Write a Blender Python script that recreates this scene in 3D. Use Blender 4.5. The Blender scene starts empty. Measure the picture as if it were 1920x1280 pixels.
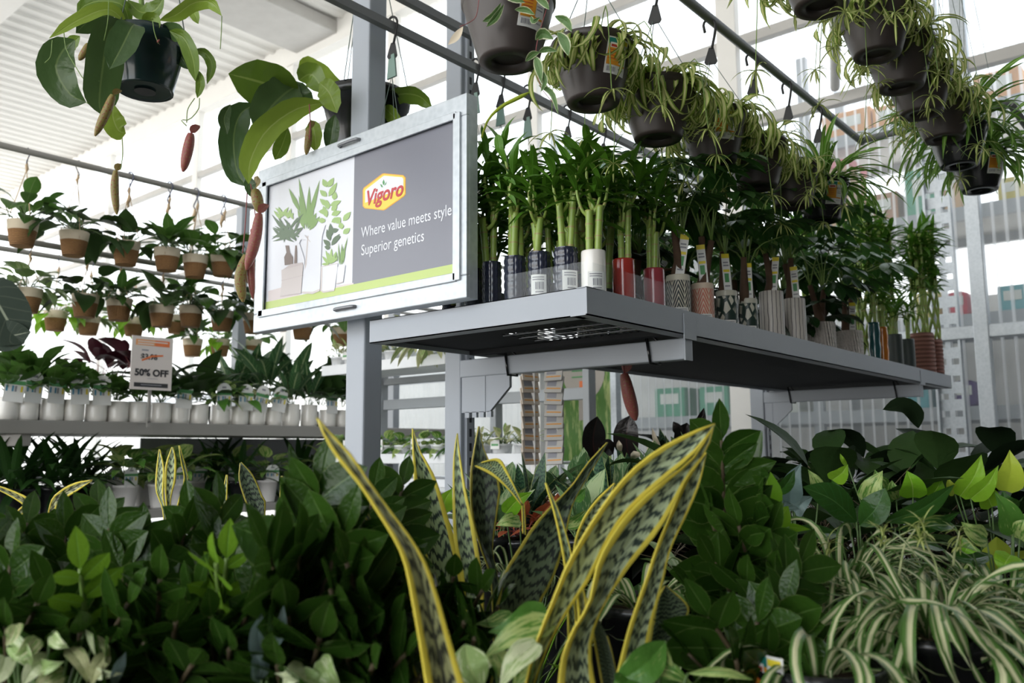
import bpy, math, random
from mathutils import Vector as V, Matrix
R = random.Random(11)
SC = bpy.context.scene
COL = SC.collection
PI = math.pi

# ------------------------------------------------------------------ camera, world, light
FPX, PITCH, YAW, ROLL, CZ = 1590., math.radians(7.35), math.radians(40.3), math.radians(0.35), 1.30
_f = V((-math.sin(YAW)*math.cos(PITCH), math.cos(YAW)*math.cos(PITCH), math.sin(PITCH)))
_r0 = V((math.cos(YAW), math.sin(YAW), 0)); _u0 = _r0.cross(_f)
_r = _r0*math.cos(ROLL) - _u0*math.sin(ROLL); _u = _r.cross(_f).normalized()
C0 = V((0, 0, CZ))
cam = bpy.data.cameras.new('camera'); camo = bpy.data.objects.new('camera', cam); COL.objects.link(camo)
cam.sensor_width = 36; cam.lens = FPX/1920*36; cam.clip_start = .05; cam.clip_end = 100
camo.matrix_world = Matrix(((_r.x, _u.x, -_f.x, 0), (_r.y, _u.y, -_f.y, 0), (_r.z, _u.z, -_f.z, CZ), (0, 0, 0, 1)))
cam.dof.use_dof = True; cam.dof.focus_distance = 2.1; cam.dof.aperture_fstop = 4.5
SC.camera = camo
vs = SC.view_settings; vs.view_transform = 'Standard'; vs.look = 'None'; vs.exposure = 0.42; vs.gamma = 1; vs.use_curve_mapping = False
w = bpy.data.worlds.new('sky'); SC.world = w; w.use_nodes = True
_bg = w.node_tree.nodes['Background']
_tc = w.node_tree.nodes.new('ShaderNodeTexCoord'); _sx = w.node_tree.nodes.new('ShaderNodeSeparateXYZ')
_rp = w.node_tree.nodes.new('ShaderNodeValToRGB')
w.node_tree.links.new(_tc.outputs['Generated'], _sx.inputs[0]); w.node_tree.links.new(_sx.outputs['Z'], _rp.inputs[0])
w.node_tree.links.new(_rp.outputs[0], _bg.inputs[0])
_rp.color_ramp.elements[0].position = 0.0; _rp.color_ramp.elements[0].color = (.80, .78, .74, 1)
_rp.color_ramp.elements[1].position = .35; _rp.color_ramp.elements[1].color = (.86, .93, 1, 1)
_fac = w.node_tree.nodes.new('ShaderNodeMath'); _fac.operation = 'MULTIPLY_ADD'; w.node_tree.links.new(_sx.outputs['Y'], _fac.inputs[0]); _fac.inputs[1].default_value = -.85; _fac.inputs[2].default_value = 2.75
_fa2 = w.node_tree.nodes.new('ShaderNodeMath'); _fa2.operation = 'MULTIPLY_ADD'; w.node_tree.links.new(_sx.outputs['X'], _fa2.inputs[0]); _fa2.inputs[1].default_value = -.25; w.node_tree.links.new(_fac.outputs[0], _fa2.inputs[2]); w.node_tree.links.new(_fa2.outputs[0], _bg.inputs[1])   # the sky is brightest over the open yard behind the camera

def ray(x, y): return _f + _r*((x-960)/FPX) + _u*((640-y)/FPX)
def P(x, y, d): return C0 + ray(x, y)*d
def PX(x, y, X): k = ray(x, y); return C0 + k*(X/k.x)
def PY(x, y, Y): k = ray(x, y); return C0 + k*(Y/k.y)
def PZ(x, y, Z): k = ray(x, y); return C0 + k*((Z-CZ)/k.z)
def depth(p): return (V(p)-C0).dot(_f)

# ------------------------------------------------------------------ node materials
class T:
    def __init__(s, name):
        s.m = bpy.data.materials.new(name); s.m.use_nodes = True; s.nt = s.m.node_tree; s.nt.nodes.clear()
    def n(s, typ, ins=None, **pr):
        nd = s.nt.nodes.new('ShaderNode'+typ)
        for k, v in pr.items(): setattr(nd, k, v)
        for k, v in (ins or {}).items(): s.put(nd.inputs[k], v)
        return nd
    def put(s, sock, v):
        if isinstance(v, bpy.types.NodeSocket): s.nt.links.new(v, sock)
        elif isinstance(v, tuple) and len(v) == 3 and sock.type == 'RGBA': sock.default_value = (*v, 1)
        else: sock.default_value = v
    def m_(s, op, a, b=0., c=0.):
        return s.n('Math', {0: a, 1: b, 2: c}, operation=op).outputs[0]
    def mix(s, f, a, b):
        nd = s.n('Mix', data_type='RGBA'); s.put(nd.inputs[0], f); s.put(nd.inputs[6], a); s.put(nd.inputs[7], b)
        return nd.outputs[2]
    def step(s, x, lo, hi):
        return s.n('MapRange', {0: x, 1: lo, 2: hi, 3: 0., 4: 1.}, interpolation_type='SMOOTHSTEP').outputs[0]
    def noise(s, vec, scale, detail=2., rough=.5):
        nd = s.n('TexNoise', {'Scale': scale, 'Detail': detail, 'Roughness': rough})
        if vec is not None: s.put(nd.inputs['Vector'], vec)
        return nd.outputs['Fac']
    def xyz(s, a, b, c): return s.n('CombineXYZ', {0: a, 1: b, 2: c}).outputs[0]
    def uv(s):
        sp = s.n('SeparateXYZ', {0: s.n('UVMap').outputs[0]}); return sp.outputs[0], sp.outputs[1]
    def obj(s): return s.n('TexCoord').outputs['Object']
    def out(s, col, rough=.5, metal=0., spec=.5, trans=0., bump=None, bd=.01, coat=0., sss=None):
        b = s.n('BsdfPrincipled', {'Base Color': col, 'Roughness': rough, 'Metallic': metal, 'Specular IOR Level': spec})
        if coat: b.inputs['Coat Weight'].default_value = coat; b.inputs['Coat Roughness'].default_value = .08
        if bump is not None:
            bn = s.n('Bump', {'Height': bump, 'Strength': .8, 'Distance': bd}); s.put(b.inputs['Normal'], bn.outputs[0])
        sh = b.outputs[0]
        if trans:
            t = s.n('BsdfTranslucent', {'Color': col}); mx = s.n('MixShader', {0: trans, 1: sh, 2: t.outputs[0]}); sh = mx.outputs[0]
        s.nt.links.new(sh, s.n('OutputMaterial').inputs[0]); return s.m

MT = {}
def plain(name, col, rough=.5, metal=0., spec=.5, var=.12, sc=6., coat=0.):
    t = T(name); nz = t.noise(t.obj(), sc, 3.)
    c = t.mix(nz, tuple(x*(1-var) for x in col), tuple(min(1, x*(1+var)) for x in col))
    MT[name] = t.out(c, rough, metal, spec, coat=coat); return MT[name]
for a in [('grey_paint', (.36, .39, .435), .42, 0, .5, .04), ('grey_dark', (.16, .165, .17), .5), ('deck_shade_black', (.030, .031, .033), .75, 0, .12), ('taupe', (.30, .29, .27), .45, 0, .5, .04),
          ('black_plastic', (.012, .013, .014), .22), ('green_black', (.012, .028, .028), .18), ('brown_plastic', (.052, .041, .037), .42),
          ('dark_inside', (.02, .02, .02), .6), ('soil', (.045, .03, .02), .95, 0, .2, .5, 60), ('white_plastic', (.80, .78, .76), .35),
          ('white_glaze', (.86, .83, .78), .25, 0, .5, .03, 4, .4), ('cream', (.72, .62, .47), .8), ('jute_string', (.55, .40, .25), .9),
          ('wire', (.10, .14, .12), .4), ('stalk', (.19, .30, .07), .45), ('stalk_dark', (.09, .065, .035), .55), ('bark', (.105, .062, .04), .8, 0, .3, .4, 25),
          ('bark_pale', (.30, .19, .10), .8, 0, .3, .3, 25), ('petiole', (.09, .16, .045), .45), ('petiole_red', (.25, .06, .06), .5),
          ('white_steel', (.80, .82, .84), .4), ('tag_white', (.82, .82, .80), .5, 0, .4, .02), ('tag_teal', (.02, .24, .20), .5),
          ('tag_orange', (.80, .34, .03), .5), ('tag_red', (.55, .06, .04), .5), ('tag_yellow', (.85, .70, .05), .5), ('tag_grey', (.30, .30, .33), .5),
          ('tag_green', (.10, .33, .12), .5), ('tag_blue', (.10, .30, .45), .5), ('ink', (.03, .03, .035), .6), ('sign_white', (.80, .82, .88), .35, 0, .4, .015),
          ('sign_grey', (.21, .215, .255), .3, 0, .5, .02), ('lime', (.52, .64, .22), .4, 0, .4, .02), ('logo_yellow', (.90, .66, .10), .4, 0, .4, .05),
          ('logo_amber', (.86, .42, .06), .4, 0, .4, .03), ('logo_red', (.55, .06, .07), .4, 0, .4, .02), ('art_green', (.24, .38, .14), .5), ('art_light', (.36, .52, .20), .5),
          ('art_dark', (.13, .19, .12), .5), ('art_pale', (.66, .61, .60), .5, 0, .4, .02), ('art_pink', (.72, .65, .65), .5, 0, .4, .02), ('art_shade', (.60, .54, .54), .5),
          ('art_brown', (.22, .17, .15), .5), ('sale_orange', (.80, .20, .06), .5), ('sale_amber', (.80, .36, .14), .5), ('sale_card', (.72, .66, .63), .5, 0, .4, .02),
          ('red_glaze', (.40, .035, .025), .15, 0, .5, .1, 8, .6), ('rose_glaze', (.33, .045, .06), .2, 0, .5, .1, 8, .5), ('teal_glaze', (.02, .10, .11), .15, 0, .5, .1, 8, .5),
          ('orange_glaze', (.55, .17, .02), .15, 0, .5, .1, 8, .5), ('sage_glaze', (.18, .28, .24), .3), ('slate', (.045, .06, .058), .5), ('kraft', (.55, .36, .20), .8),
          ('orange_box', (.60, .27, .07), .7), ('green_box', (.06, .30, .18), .6), ('brown_box', (.35, .19, .10), .7), ('red_box', (.55, .03, .06), .6), ('yellow_box', (.50, .42, .05), .6),
          ('purple_box', (.10, .06, .20), .6), ('pale_box', (.62, .64, .60), .6), ('pink_box', (.75, .22, .25), .6), ('teal_box', (.10, .36, .40), .6), ('packet', (.66, .57, .48), .6),
          ('packet_b', (.52, .50, .47), .6), ('poster_beige', (.42, .38, .33), .5), ('concrete', (.20, .19, .18), .8), ('bench_wood', (.05, .045, .04), .7), ('store_wall', (.66, .65, .63), .8),
          ('store_dark', (.20, .19, .17), .8), ('rack_grey', (.34, .36, .38), .5), ('ceil_white', (.80, .79, .76), .7, 0, .3, .03), ('trim_grey', (.50, .49, .47), .6), ('light_block_dark', (.05, .05, .05), .9, 0, .1),
          ('cord_blue', (.10, .11, .17), .5)]:
    plain(*a)

def galv():
    t = T('galvanized'); v = t.n('TexVoronoi', {'Vector': t.obj(), 'Scale': 55.}).outputs['Distance']; nz = t.noise(t.obj(), 9., 4.)
    c = t.mix(t.m_('ADD', t.m_('MULTIPLY', v, .5), t.m_('MULTIPLY', nz, .6)), (.44, .49, .53), (.66, .70, .74)); MT['galvanized'] = t.out(c, .42, .35)
galv()
def steel_grey():
    t = T('grey_steel_wire'); MT['grey_wire'] = t.out((.25, .26, .28), .4, .6)
steel_grey()

def polycarb():
    t = T('polycarbonate'); sp = t.n('SeparateXYZ', {0: t.obj()})
    s = t.m_('ABSOLUTE', t.m_('SINE', t.m_('MULTIPLY', sp.outputs[0], 2*PI/.152)))
    rib = t.step(s, .80, .97)
    fac = t.m_('MULTIPLY_ADD', rib, .45, .22)
    tr = t.n('BsdfTransparent', {'Color': (.96, .98, .98)}); tl = t.n('BsdfTranslucent', {'Color': (.93, .95, .97)})
    df = t.n('BsdfPrincipled', {'Base Color': (.72, .75, .78), 'Roughness': .3})
    a = t.n('MixShader', {0: .35, 1: tl.outputs[0], 2: df.outputs[0]}); b = t.n('MixShader', {0: fac, 1: tr.outputs[0], 2: a.outputs[0]})
    t.nt.links.new(b.outputs[0], t.n('OutputMaterial').inputs[0]); MT['polycarb'] = t.m
    t = T('clear_plastic'); tr = t.n('BsdfTransparent', {'Color': (.96, .97, .97)}); g = t.n('BsdfGlossy', {'Color': (1., 1., 1.), 'Roughness': .08})
    b = t.n('MixShader', {0: .014, 1: tr.outputs[0], 2: g.outputs[0]}); t.nt.links.new(b.outputs[0], t.n('OutputMaterial').inputs[0]); MT['clear_plastic'] = t.m
polycarb()

def leafmat(name, base, base2=None, mid=None, midw=.07, edge=None, edgew=.1, rough=.35, trans=.22, kind=None, c2=None, c3=None, sc=1., spec=.36, coat=0.):
    t = T(name); U, Vv = t.uv(); uf = t.m_('FRACT', U); idn = t.m_('FLOOR', U)
    a = t.m_('MULTIPLY', t.m_('ABSOLUTE', t.m_('SUBTRACT', uf, .5)), 2.)
    rnd = t.n('TexWhiteNoise', {'W': idn}, noise_dimensions='1D').outputs['Value']
    vec = t.xyz(t.m_('MULTIPLY', uf, 1.), t.m_('MULTIPLY', Vv, 2.), t.m_('MULTIPLY', idn, 3.7))
    base2 = base2 or tuple(x*1.6 for x in base)
    nz = t.noise(vec, 3., 3.)
    col = t.mix(t.m_('ADD', t.m_('MULTIPLY', rnd, .6), t.m_('MULTIPLY', nz, .4)), base, base2)
    bump = None
    if kind == 'snake':
        zz = t.m_('ABSOLUTE', t.m_('SUBTRACT', t.m_('FRACT', t.m_('MULTIPLY', uf, 2.)), .5))
        n1 = t.noise(t.xyz(t.m_('MULTIPLY', uf, 16.), t.m_('MULTIPLY', Vv, 7.), idn), 1., 3., .6)
        n2 = t.noise(t.xyz(t.m_('MULTIPLY', uf, 3.), t.m_('MULTIPLY', Vv, 9.), idn), 1., 2.)
        ph = t.m_('ADD', t.m_('ADD', t.m_('MULTIPLY', Vv, 24.*sc), t.m_('MULTIPLY', zz, 1.0)), t.m_('MULTIPLY', t.m_('ADD', n1, n2), 1.8))
        sn = t.m_('SINE', t.m_('MULTIPLY', ph, 2*PI))
        thr = t.m_('SUBTRACT', t.m_('MULTIPLY', n2, 1.5), .55)
        col = t.mix(t.step(t.m_('SUBTRACT', sn, thr), -.12, .2), col, c2)
    elif kind == 'spider':
        st = t.noise(t.xyz(t.m_('MULTIPLY', uf, 14.), t.m_('MULTIPLY', Vv, .6), idn), 1., 1.)
        wv = t.m_('ADD', a, t.m_('MULTIPLY', t.m_('SUBTRACT', st, .5), .55))
        col = t.mix(t.step(wv, sc-.1, sc+.1), c2, col)
    elif kind == 'pothos':
        n1 = t.noise(t.xyz(t.m_('MULTIPLY', uf, 9.), t.m_('MULTIPLY', Vv, 2.6), t.m_('MULTIPLY', idn, 5.1)), 1., 4., .65)
        n1 = t.m_('ADD', n1, t.m_('MULTIPLY', t.m_('SUBTRACT', rnd, .5), .25))
        col = t.mix(t.step(n1, sc-.05, sc+.07), col, c2)
    elif kind == 'veins':
        vn = t.m_('ABSOLUTE', t.m_('SUBTRACT', t.m_('FRACT', t.m_('MULTIPLY', t.m_('SUBTRACT', Vv, t.m_('MULTIPLY', a, .25)), 7.)), .5))
        col = t.mix(t.m_('MULTIPLY', t.step(vn, .40, .5), .8), col, c2)
    elif kind == 'speckle':
        n1 = t.noise(t.xyz(t.m_('MULTIPLY', uf, 20.), t.m_('MULTIPLY', Vv, 16.), idn), 1., 2.)
        col = t.mix(t.step(n1, .56, .64), col, c2)
    if mid: col = t.mix(t.step(a, midw, midw*.4), col, mid)
    if edge:
        en = t.noise(t.xyz(t.m_('MULTIPLY', uf, 2.), t.m_('MULTIPLY', Vv, 14.), idn), 1., 2.)
        e = t.m_('ADD', a, t.m_('MULTIPLY', t.m_('SUBTRACT', en, .5), .12))
        col = t.mix(t.step(e, 1-edgew-.03, 1-edgew+.02), col, edge)
    lump = t.m_('ADD', t.m_('MULTIPLY', t.step(a, 0., .25), .5), t.noise(vec, 6., 2.))
    MT[name] = t.out(col, rough, 0., spec, trans, bump=lump, bd=.0015, coat=coat); return MT[name]

G = leafmat
G('zz', (.018, .055, .007), (.038, .092, .011), mid=(.09, .16, .04), midw=.045, edge=(.12, .18, .05), edgew=.045, rough=.24)
G('zz_young', (.13, .28, .02), (.20, .38, .03), mid=(.20, .40, .08), midw=.05, rough=.3, trans=.3)
G('snake', (.28, .37, .20), (.34, .44, .23), edge=(.80, .68, .08), edgew=.30, kind='snake', c2=(.022, .038, .028), rough=.38, trans=.12)
G('snake_pale', (.50, .60, .36), (.60, .70, .44), edge=(.88, .74, .10), edgew=.32, kind='snake', c2=(.05, .075, .06), sc=.9, rough=.36, trans=.15)
G('snake_dark', (.085, .12, .075), (.12, .16, .09), edge=(.42, .36, .05), edgew=.12, kind='snake', c2=(.014, .022, .018), rough=.4, trans=.08)
G('snake_stripe', (.36, .38, .18), (.46, .46, .20), edge=(.82, .68, .08), edgew=.34, kind='snake', c2=(.05, .055, .035), sc=.75, mid=(.07, .075, .05), midw=.13, rough=.38, trans=.12)
G('hahnii', (.05, .12, .06), (.08, .17, .08), edge=(.40, .46, .14), edgew=.10, kind='snake', c2=(.015, .05, .03), sc=.6, rough=.4)
G('hahnii_pale', (.34, .44, .22), (.44, .52, .28), edge=(.14, .26, .10), edgew=.16, kind='pothos', c2=(.10, .22, .08), sc=.5)
G('coral_leaf', (.50, .10, .05), (.62, .18, .08), rough=.4)
G('spider', (.075, .17, .035), (.11, .23, .05), kind='spider', c2=(.66, .66, .40), sc=.42, rough=.36)
G('spider_hang', (.17, .30, .035), (.28, .40, .05), kind='spider', c2=(.76, .78, .34), sc=.50, rough=.4, trans=.3)
G('spider_green', (.10, .26, .03), (.18, .36, .05), kind='spider', c2=(.40, .52, .20), sc=.2, rough=.35, trans=.3)
G('pothos', (.07, .20, .03), (.13, .30, .05), kind='pothos', c2=(.46, .56, .20), sc=.55, rough=.35)
G('pothos_pale', (.28, .42, .14), (.40, .54, .20), kind='pothos', c2=(.70, .76, .48), sc=.47, mid=(.40, .52, .2), midw=.05)
G('pothos_neon', (.16, .42, .02), (.32, .55, .04), rough=.35, mid=(.4, .6, .12), midw=.05, trans=.32)
G('pothos_lime', (.42, .55, .04), (.58, .66, .10), rough=.35, trans=.32)
G('philo', (.022, .075, .012), (.04, .115, .018), mid=(.08, .18, .05), midw=.04, kind='veins', c2=(.035, .12, .03), rough=.28)
G('silver', (.16, .24, .23), (.24, .32, .31), kind='pothos', c2=(.10, .17, .13), sc=.6, rough=.3)
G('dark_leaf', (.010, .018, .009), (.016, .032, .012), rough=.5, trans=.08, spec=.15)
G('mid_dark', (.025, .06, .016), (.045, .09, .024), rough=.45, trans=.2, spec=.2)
G('rubber', (.014, .014, .014), (.022, .018, .018), mid=(.05, .02, .02), midw=.04, rough=.22, trans=.03)
G('purple', (.045, .010, .016), (.08, .018, .03), rough=.35)
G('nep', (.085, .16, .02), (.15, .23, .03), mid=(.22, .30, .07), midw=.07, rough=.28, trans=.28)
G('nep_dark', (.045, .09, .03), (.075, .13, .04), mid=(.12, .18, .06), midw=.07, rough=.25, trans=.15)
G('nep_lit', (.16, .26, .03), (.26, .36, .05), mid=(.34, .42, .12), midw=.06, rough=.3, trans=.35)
G('pitcher', (.24, .20, .06), (.34, .28, .09), kind='speckle', c2=(.30, .05, .05), rough=.35, trans=.2)
G('pitcher_red', (.30, .08, .08), (.40, .13, .11), kind='speckle', c2=(.34, .22, .10), rough=.35, trans=.2)
G('bamboo_leaf', (.055, .16, .012), (.11, .27, .025), rough=.32, mid=(.12, .28, .05), midw=.05, trans=.28)
G('money', (.035, .11, .02), (.075, .19, .04), mid=(.12, .22, .07), midw=.05, kind='veins', c2=(.05, .15, .04), rough=.36)
G('money_dark', (.012, .04, .012), (.025, .07, .018), mid=(.05, .1, .03), midw=.05, rough=.35, trans=.1)
G('basket_leaf', (.05, .13, .025), (.10, .21, .04), mid=(.16, .24, .09), midw=.05, rough=.3, trans=.35)
G('basket_pale', (.14, .24, .08), (.24, .36, .12), kind='pothos', c2=(.42, .5, .28), sc=.6)
G('fern', (.010, .034, .008), (.03, .09, .015), rough=.4)
G('calathea', (.035, .10, .04), (.06, .15, .05), mid=(.34, .42, .22), midw=.16, kind='veins', c2=(.20, .32, .14), rough=.35)
G('cream_leaf', (.50, .52, .26), (.62, .62, .36), kind='pothos', c2=(.22, .34, .10), sc=.55)
G('hoya', (.10, .20, .06), (.14, .26, .08), edge=(.66, .70, .46), edgew=.22, rough=.4)
G('alocasia', (.018, .03, .02), (.028, .045, .03), mid=(.22, .25, .18), midw=.06, kind='veins', c2=(.05, .065, .045), rough=.55, spec=.15)

def stalkmat():
    t = T('bamboo_stalk'); U, Vv = t.uv(); f = t.m_('FRACT', t.m_('MULTIPLY', Vv, 1.))
    ring = t.m_('MAXIMUM', t.step(f, .06, .02), t.step(f, .95, .985)); nz = t.noise(t.obj(), 14., 2.)
    c = t.mix(nz, (.16, .30, .045), (.40, .48, .12)); c = t.mix(t.m_('MULTIPLY', ring, .85), c, (.34, .22, .10)); MT['bamboo_stalk'] = t.out(c, .35)
stalkmat()

def potmats():
    t = T('hobnail_blue'); U, Vv = t.uv()
    h = t.m_('MULTIPLY', t.m_('ABSOLUTE', t.m_('SINE', t.m_('MULTIPLY', U, PI*16))), t.m_('ABSOLUTE', t.m_('SINE', t.m_('MULTIPLY', Vv, PI*8))))
    MT['hobnail'] = t.out((.020, .024, .045), .16, coat=.5)
    for nm, dk, lt in (('herring_black', (.03, .04, .04), (.72, .68, .56)), ('herring_coral', (.60, .18, .12), (.74, .60, .47))):
        t = T(nm); U, Vv = t.uv(); zz = t.m_('ABSOLUTE', t.m_('SUBTRACT', t.m_('FRACT', t.m_('MULTIPLY', U, 6.)), .5))
        s = t.m_('FRACT', t.m_('ADD', t.m_('MULTIPLY', Vv, 9.), t.m_('MULTIPLY', zz, -5.)))
        k = t.m_('MULTIPLY', t.step(s, .35, .42), t.step(zz, .02, .05)); k = t.m_('MULTIPLY', k, t.step(Vv, .90, .88))
        MT[nm] = t.out(t.mix(k, lt, dk), .5)
    t = T('leaf_print'); U, Vv = t.uv(); vo = t.n('TexVoronoi', {'Vector': t.xyz(t.m_('MULTIPLY', U, 11.), t.m_('MULTIPLY', Vv, 4.2), 0.), 'Scale': 1.}, feature='DISTANCE_TO_EDGE').outputs['Distance']
    k = t.step(vo, .13, .17); k = t.m_('MAXIMUM', k, t.step(Vv, .88, .90)); MT['leaf_print'] = t.out(t.mix(k, (.022, .045, .035), (.62, .60, .50)), .4)
    t = T('stripe_pot'); U, Vv = t.uv(); s = t.m_('ABSOLUTE', t.m_('SUBTRACT', t.m_('FRACT', t.m_('ADD', t.m_('MULTIPLY', U, 18.), t.m_('MULTIPLY', t.noise(t.xyz(U, Vv, 0.), 5., 1.), .4))), .5))
    MT['stripe_pot'] = t.out(t.mix(t.step(s, .40, .43), (.70, .65, .60), (.09, .08, .08)), .4)
    t = T('diag_pot'); U, Vv = t.uv(); h = t.m_('SINE', t.m_('ADD', t.m_('MULTIPLY', U, PI*60), t.m_('MULTIPLY', Vv, 9.)))
    h = t.m_('ADD', h, t.m_('MULTIPLY', t.m_('SINE', t.m_('MULTIPLY', Vv, 55.)), .5)); MT['diag_pot'] = t.out((.60, .55, .50), .6, bump=h, bd=.004)
    t = T('wave_pot'); U, Vv = t.uv(); MT['wave_pot'] = t.out((.74, .72, .68), .3, bump=t.m_('SINE', t.m_('MULTIPLY', Vv, 22.)), bd=.006)
    t = T('ribbed_terracotta'); U, Vv = t.uv(); h = t.m_('SINE', t.m_('MULTIPLY', Vv, 75.)); MT['ribbed'] = t.out(t.mix(t.step(h, -1., 1.), (.20, .085, .065), (.34, .16, .125)), .7, bump=h, bd=.004)
    t = T('jute_weave'); U, Vv = t.uv(); h = t.m_('MULTIPLY', t.m_('SINE', t.m_('MULTIPLY', Vv, 60.)), t.m_('ADD', 1., t.m_('MULTIPLY', t.m_('SINE', t.m_('MULTIPLY', U, 150.)), .4)))
    c = t.mix(t.noise(t.xyz(t.m_('MULTIPLY', U, 30.), t.m_('MULTIPLY', Vv, 22.), 0.), 1., 2.), (.26, .12, .045), (.52, .29, .12)); MT['jute'] = t.out(c, .85, bump=h, bd=.004)
    t = T('marble_white'); MT['marble'] = t.out(t.mix(t.step(t.noise(t.obj(), 22., 4.), .5, .62), (.82, .83, .84), (.58, .60, .63)), .35)
potmats()

# ------------------------------------------------------------------ mesh builder
PROF = {'ovate': [.06, .55, .86, 1, .96, .78, .44, .0], 'lance': [.16, .55, .86, 1, .94, .74, .42, .0], 'strap': [.62, .86, .97, 1, .97, .88, .62, .0],
        'heart': [.45, 1, 1, .9, .74, .5, .24, .0], 'obl': [.05, .26, .52, .80, .98, .96, .66, .0], 'oval': [.06, .62, .92, 1, 1, .9, .62, .0], 'sword': [.55, .7, .84, .95, 1, .92, .62, .0]}
def prof(k, t):
    p = PROF[k]; x = min(max(t, 0), 1)*(len(p)-1); i = min(int(x), len(p)-2); return p[i]+(p[i+1]-p[i])*(x-i)
def smooth_path(pts, n):
    pts = [V(p) for p in pts]
    if len(pts) == 1: return pts
    if len(pts) == 2: return [pts[0].lerp(pts[1], i/(n-1)) for i in range(n)]
    out = []; m = len(pts)-1
    for i in range(n):
        x = i/(n-1)*m; k = min(int(x), m-1); f = x-k
        p1, p2 = pts[k], pts[k+1]; p0 = pts[k-1] if k else p1*2-p2; p3 = pts[k+2] if k+2 <= m else p2*2-p1
        out.append(.5*((2*p1)+(p2-p0)*f+(2*p0-5*p1+4*p2-p3)*f*f+(3*p1-p0-3*p2+p3)*f**3))
    return out
class MB:
    def __init__(s): s.v = []; s.f = []; s.uv = []; s.m = []; s.sm = []; s.k = 0
    def face(s, idx, uv=None, m=0, sm=True):
        s.f.append(idx); s.uv.append(uv or [(0, 0)]*len(idx)); s.m.append(m); s.sm.append(sm)
    def grid(s, rows, uvr, m=0, sm=True, closed=False):
        b = len(s.v); n = len(rows[0])
        for r in rows: s.v.extend(r)
        for i in range(len(rows)-1):
            for j in range(n if closed else n-1):
                j2 = (j+1) % n; ua, ub = uvr[i], uvr[i+1]
                s.face([b+i*n+j, b+i*n+j2, b+(i+1)*n+j2, b+(i+1)*n+j], [ua[j], ua[j+1 if closed else j2], ub[j+1 if closed else j2], ub[j]], m, sm)
        return b
    def strip(s, pts, ws, sides, nors, fold=0., m=0, nx=2, wav=0.):
        s.k = (s.k+1) % 97; rows = []; uvr = []; n = len(pts)
        for i in range(n):
            row = []; ur = []
            for j in range(nx+1):
                t = j/nx*2-1; o = nors[i]*(fold*abs(t)*ws[i]*.5) + nors[i]*(wav*ws[i]*math.sin(i*1.7+t*2)*abs(t))
                row.append(pts[i]+sides[i]*(t*ws[i]*.5)+o); ur.append((s.k+.01+.98*j/nx, i/(n-1)))
            rows.append(row); uvr.append(ur)
        s.grid(rows, uvr, m)
    def path_leaf(s, pts, W, pr='ovate', up=V((0, 0, 1)), fold=.2, m=0, nx=2, wav=0., ws=None):
        n = len(pts); sd = []; no = []
        for i in range(n):
            t = (pts[min(i+1, n-1)]-pts[max(i-1, 0)]); t = t.normalized() if t.length > 1e-9 else V((0, 0, 1))
            u = up[i] if isinstance(up, list) else up
            x = t.cross(u); x = x.normalized() if x.length > 1e-4 else V((1, 0, 0))
            if sd and x.dot(sd[-1]) < 0 and not isinstance(up, list): x = -x
            sd.append(x); no.append(x.cross(t).normalized())
        s.strip(pts, ws or [max(W*prof(pr, i/(n-1)), .0004) for i in range(n)], sd, no, fold, m, nx, wav)
    def leaf(s, p, d, up, L, W, pr='ovate', droop=0., n=6, fold=.25, m=0, nx=2, wav=0.):
        d = d.normalized(); pts = [p.copy()]; p = p.copy()
        for i in range(n):
            d = (d+V((0, 0, -1))*(droop/n)).normalized(); p = p+d*(L/n); pts.append(p)
        s.path_leaf(pts, W, pr, up, fold, m, nx, wav)
    def tube(s, pts, rad, n=6, m=0, cap=True, uvk=None):
        pts = [V(p) for p in pts]; N = len(pts); rad = rad if isinstance(rad, list) else [rad]*N
        t0 = (pts[1]-pts[0]).normalized(); a = t0.orthogonal().normalized(); rows = []; uvr = []; L = 0
        for i in range(N):
            t = (pts[min(i+1, N-1)]-pts[max(i-1, 0)]); t = t.normalized() if t.length > 1e-9 else t0
            a = (a-t*a.dot(t)); a = a.normalized() if a.length > 1e-6 else t.orthogonal().normalized(); b = t.cross(a)
            if i: L += (pts[i]-pts[i-1]).length
            rows.append([pts[i]+(a*math.cos(2*PI*j/n)+b*math.sin(2*PI*j/n))*rad[i] for j in range(n)])
            vv = uvk[i] if uvk else L*10
            uvr.append([(j/n, vv) for j in range(n+1)])
        b0 = s.grid(rows, uvr, m, True, True)
        if cap:
            s.face([b0+j for j in range(n)][::-1], None, m, False); s.face([b0+(N-1)*n+j for j in range(n)], None, m, False)
    def lathe(s, pf, n=20, M=None, m=0, mm=None, wob=None):
        M = M or Matrix(); rows = []; uvr = []; z0 = min(q[1] for q in pf); z1 = max(q[1] for q in pf)
        for r, z in pf:
            rows.append([M @ V((r*math.cos(2*PI*j/n), r*math.sin(2*PI*j/n), z)) for j in range(n)])
            uvr.append([(j/n, (z-z0)/max(z1-z0, 1e-6)) for j in range(n+1)])
        if mm is None: s.grid(rows, uvr, m, True, True)
        else:
            for i in range(len(rows)-1): s.grid(rows[i:i+2], uvr[i:i+2], mm[i], True, True)
    def disc(s, r, z, n=20, m=0, M=None, c=V((0, 0, 0)), flip=False):
        b = len(s.v); M = M or Matrix()
        s.v.extend(M @ (V((r*math.cos(2*PI*j/n), r*math.sin(2*PI*j/n), z))+c) for j in range(n))
        ix = list(range(b, b+n)); s.face(ix[::-1] if flip else ix, [(j/n, 0) for j in range(n)], m, False)
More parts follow.
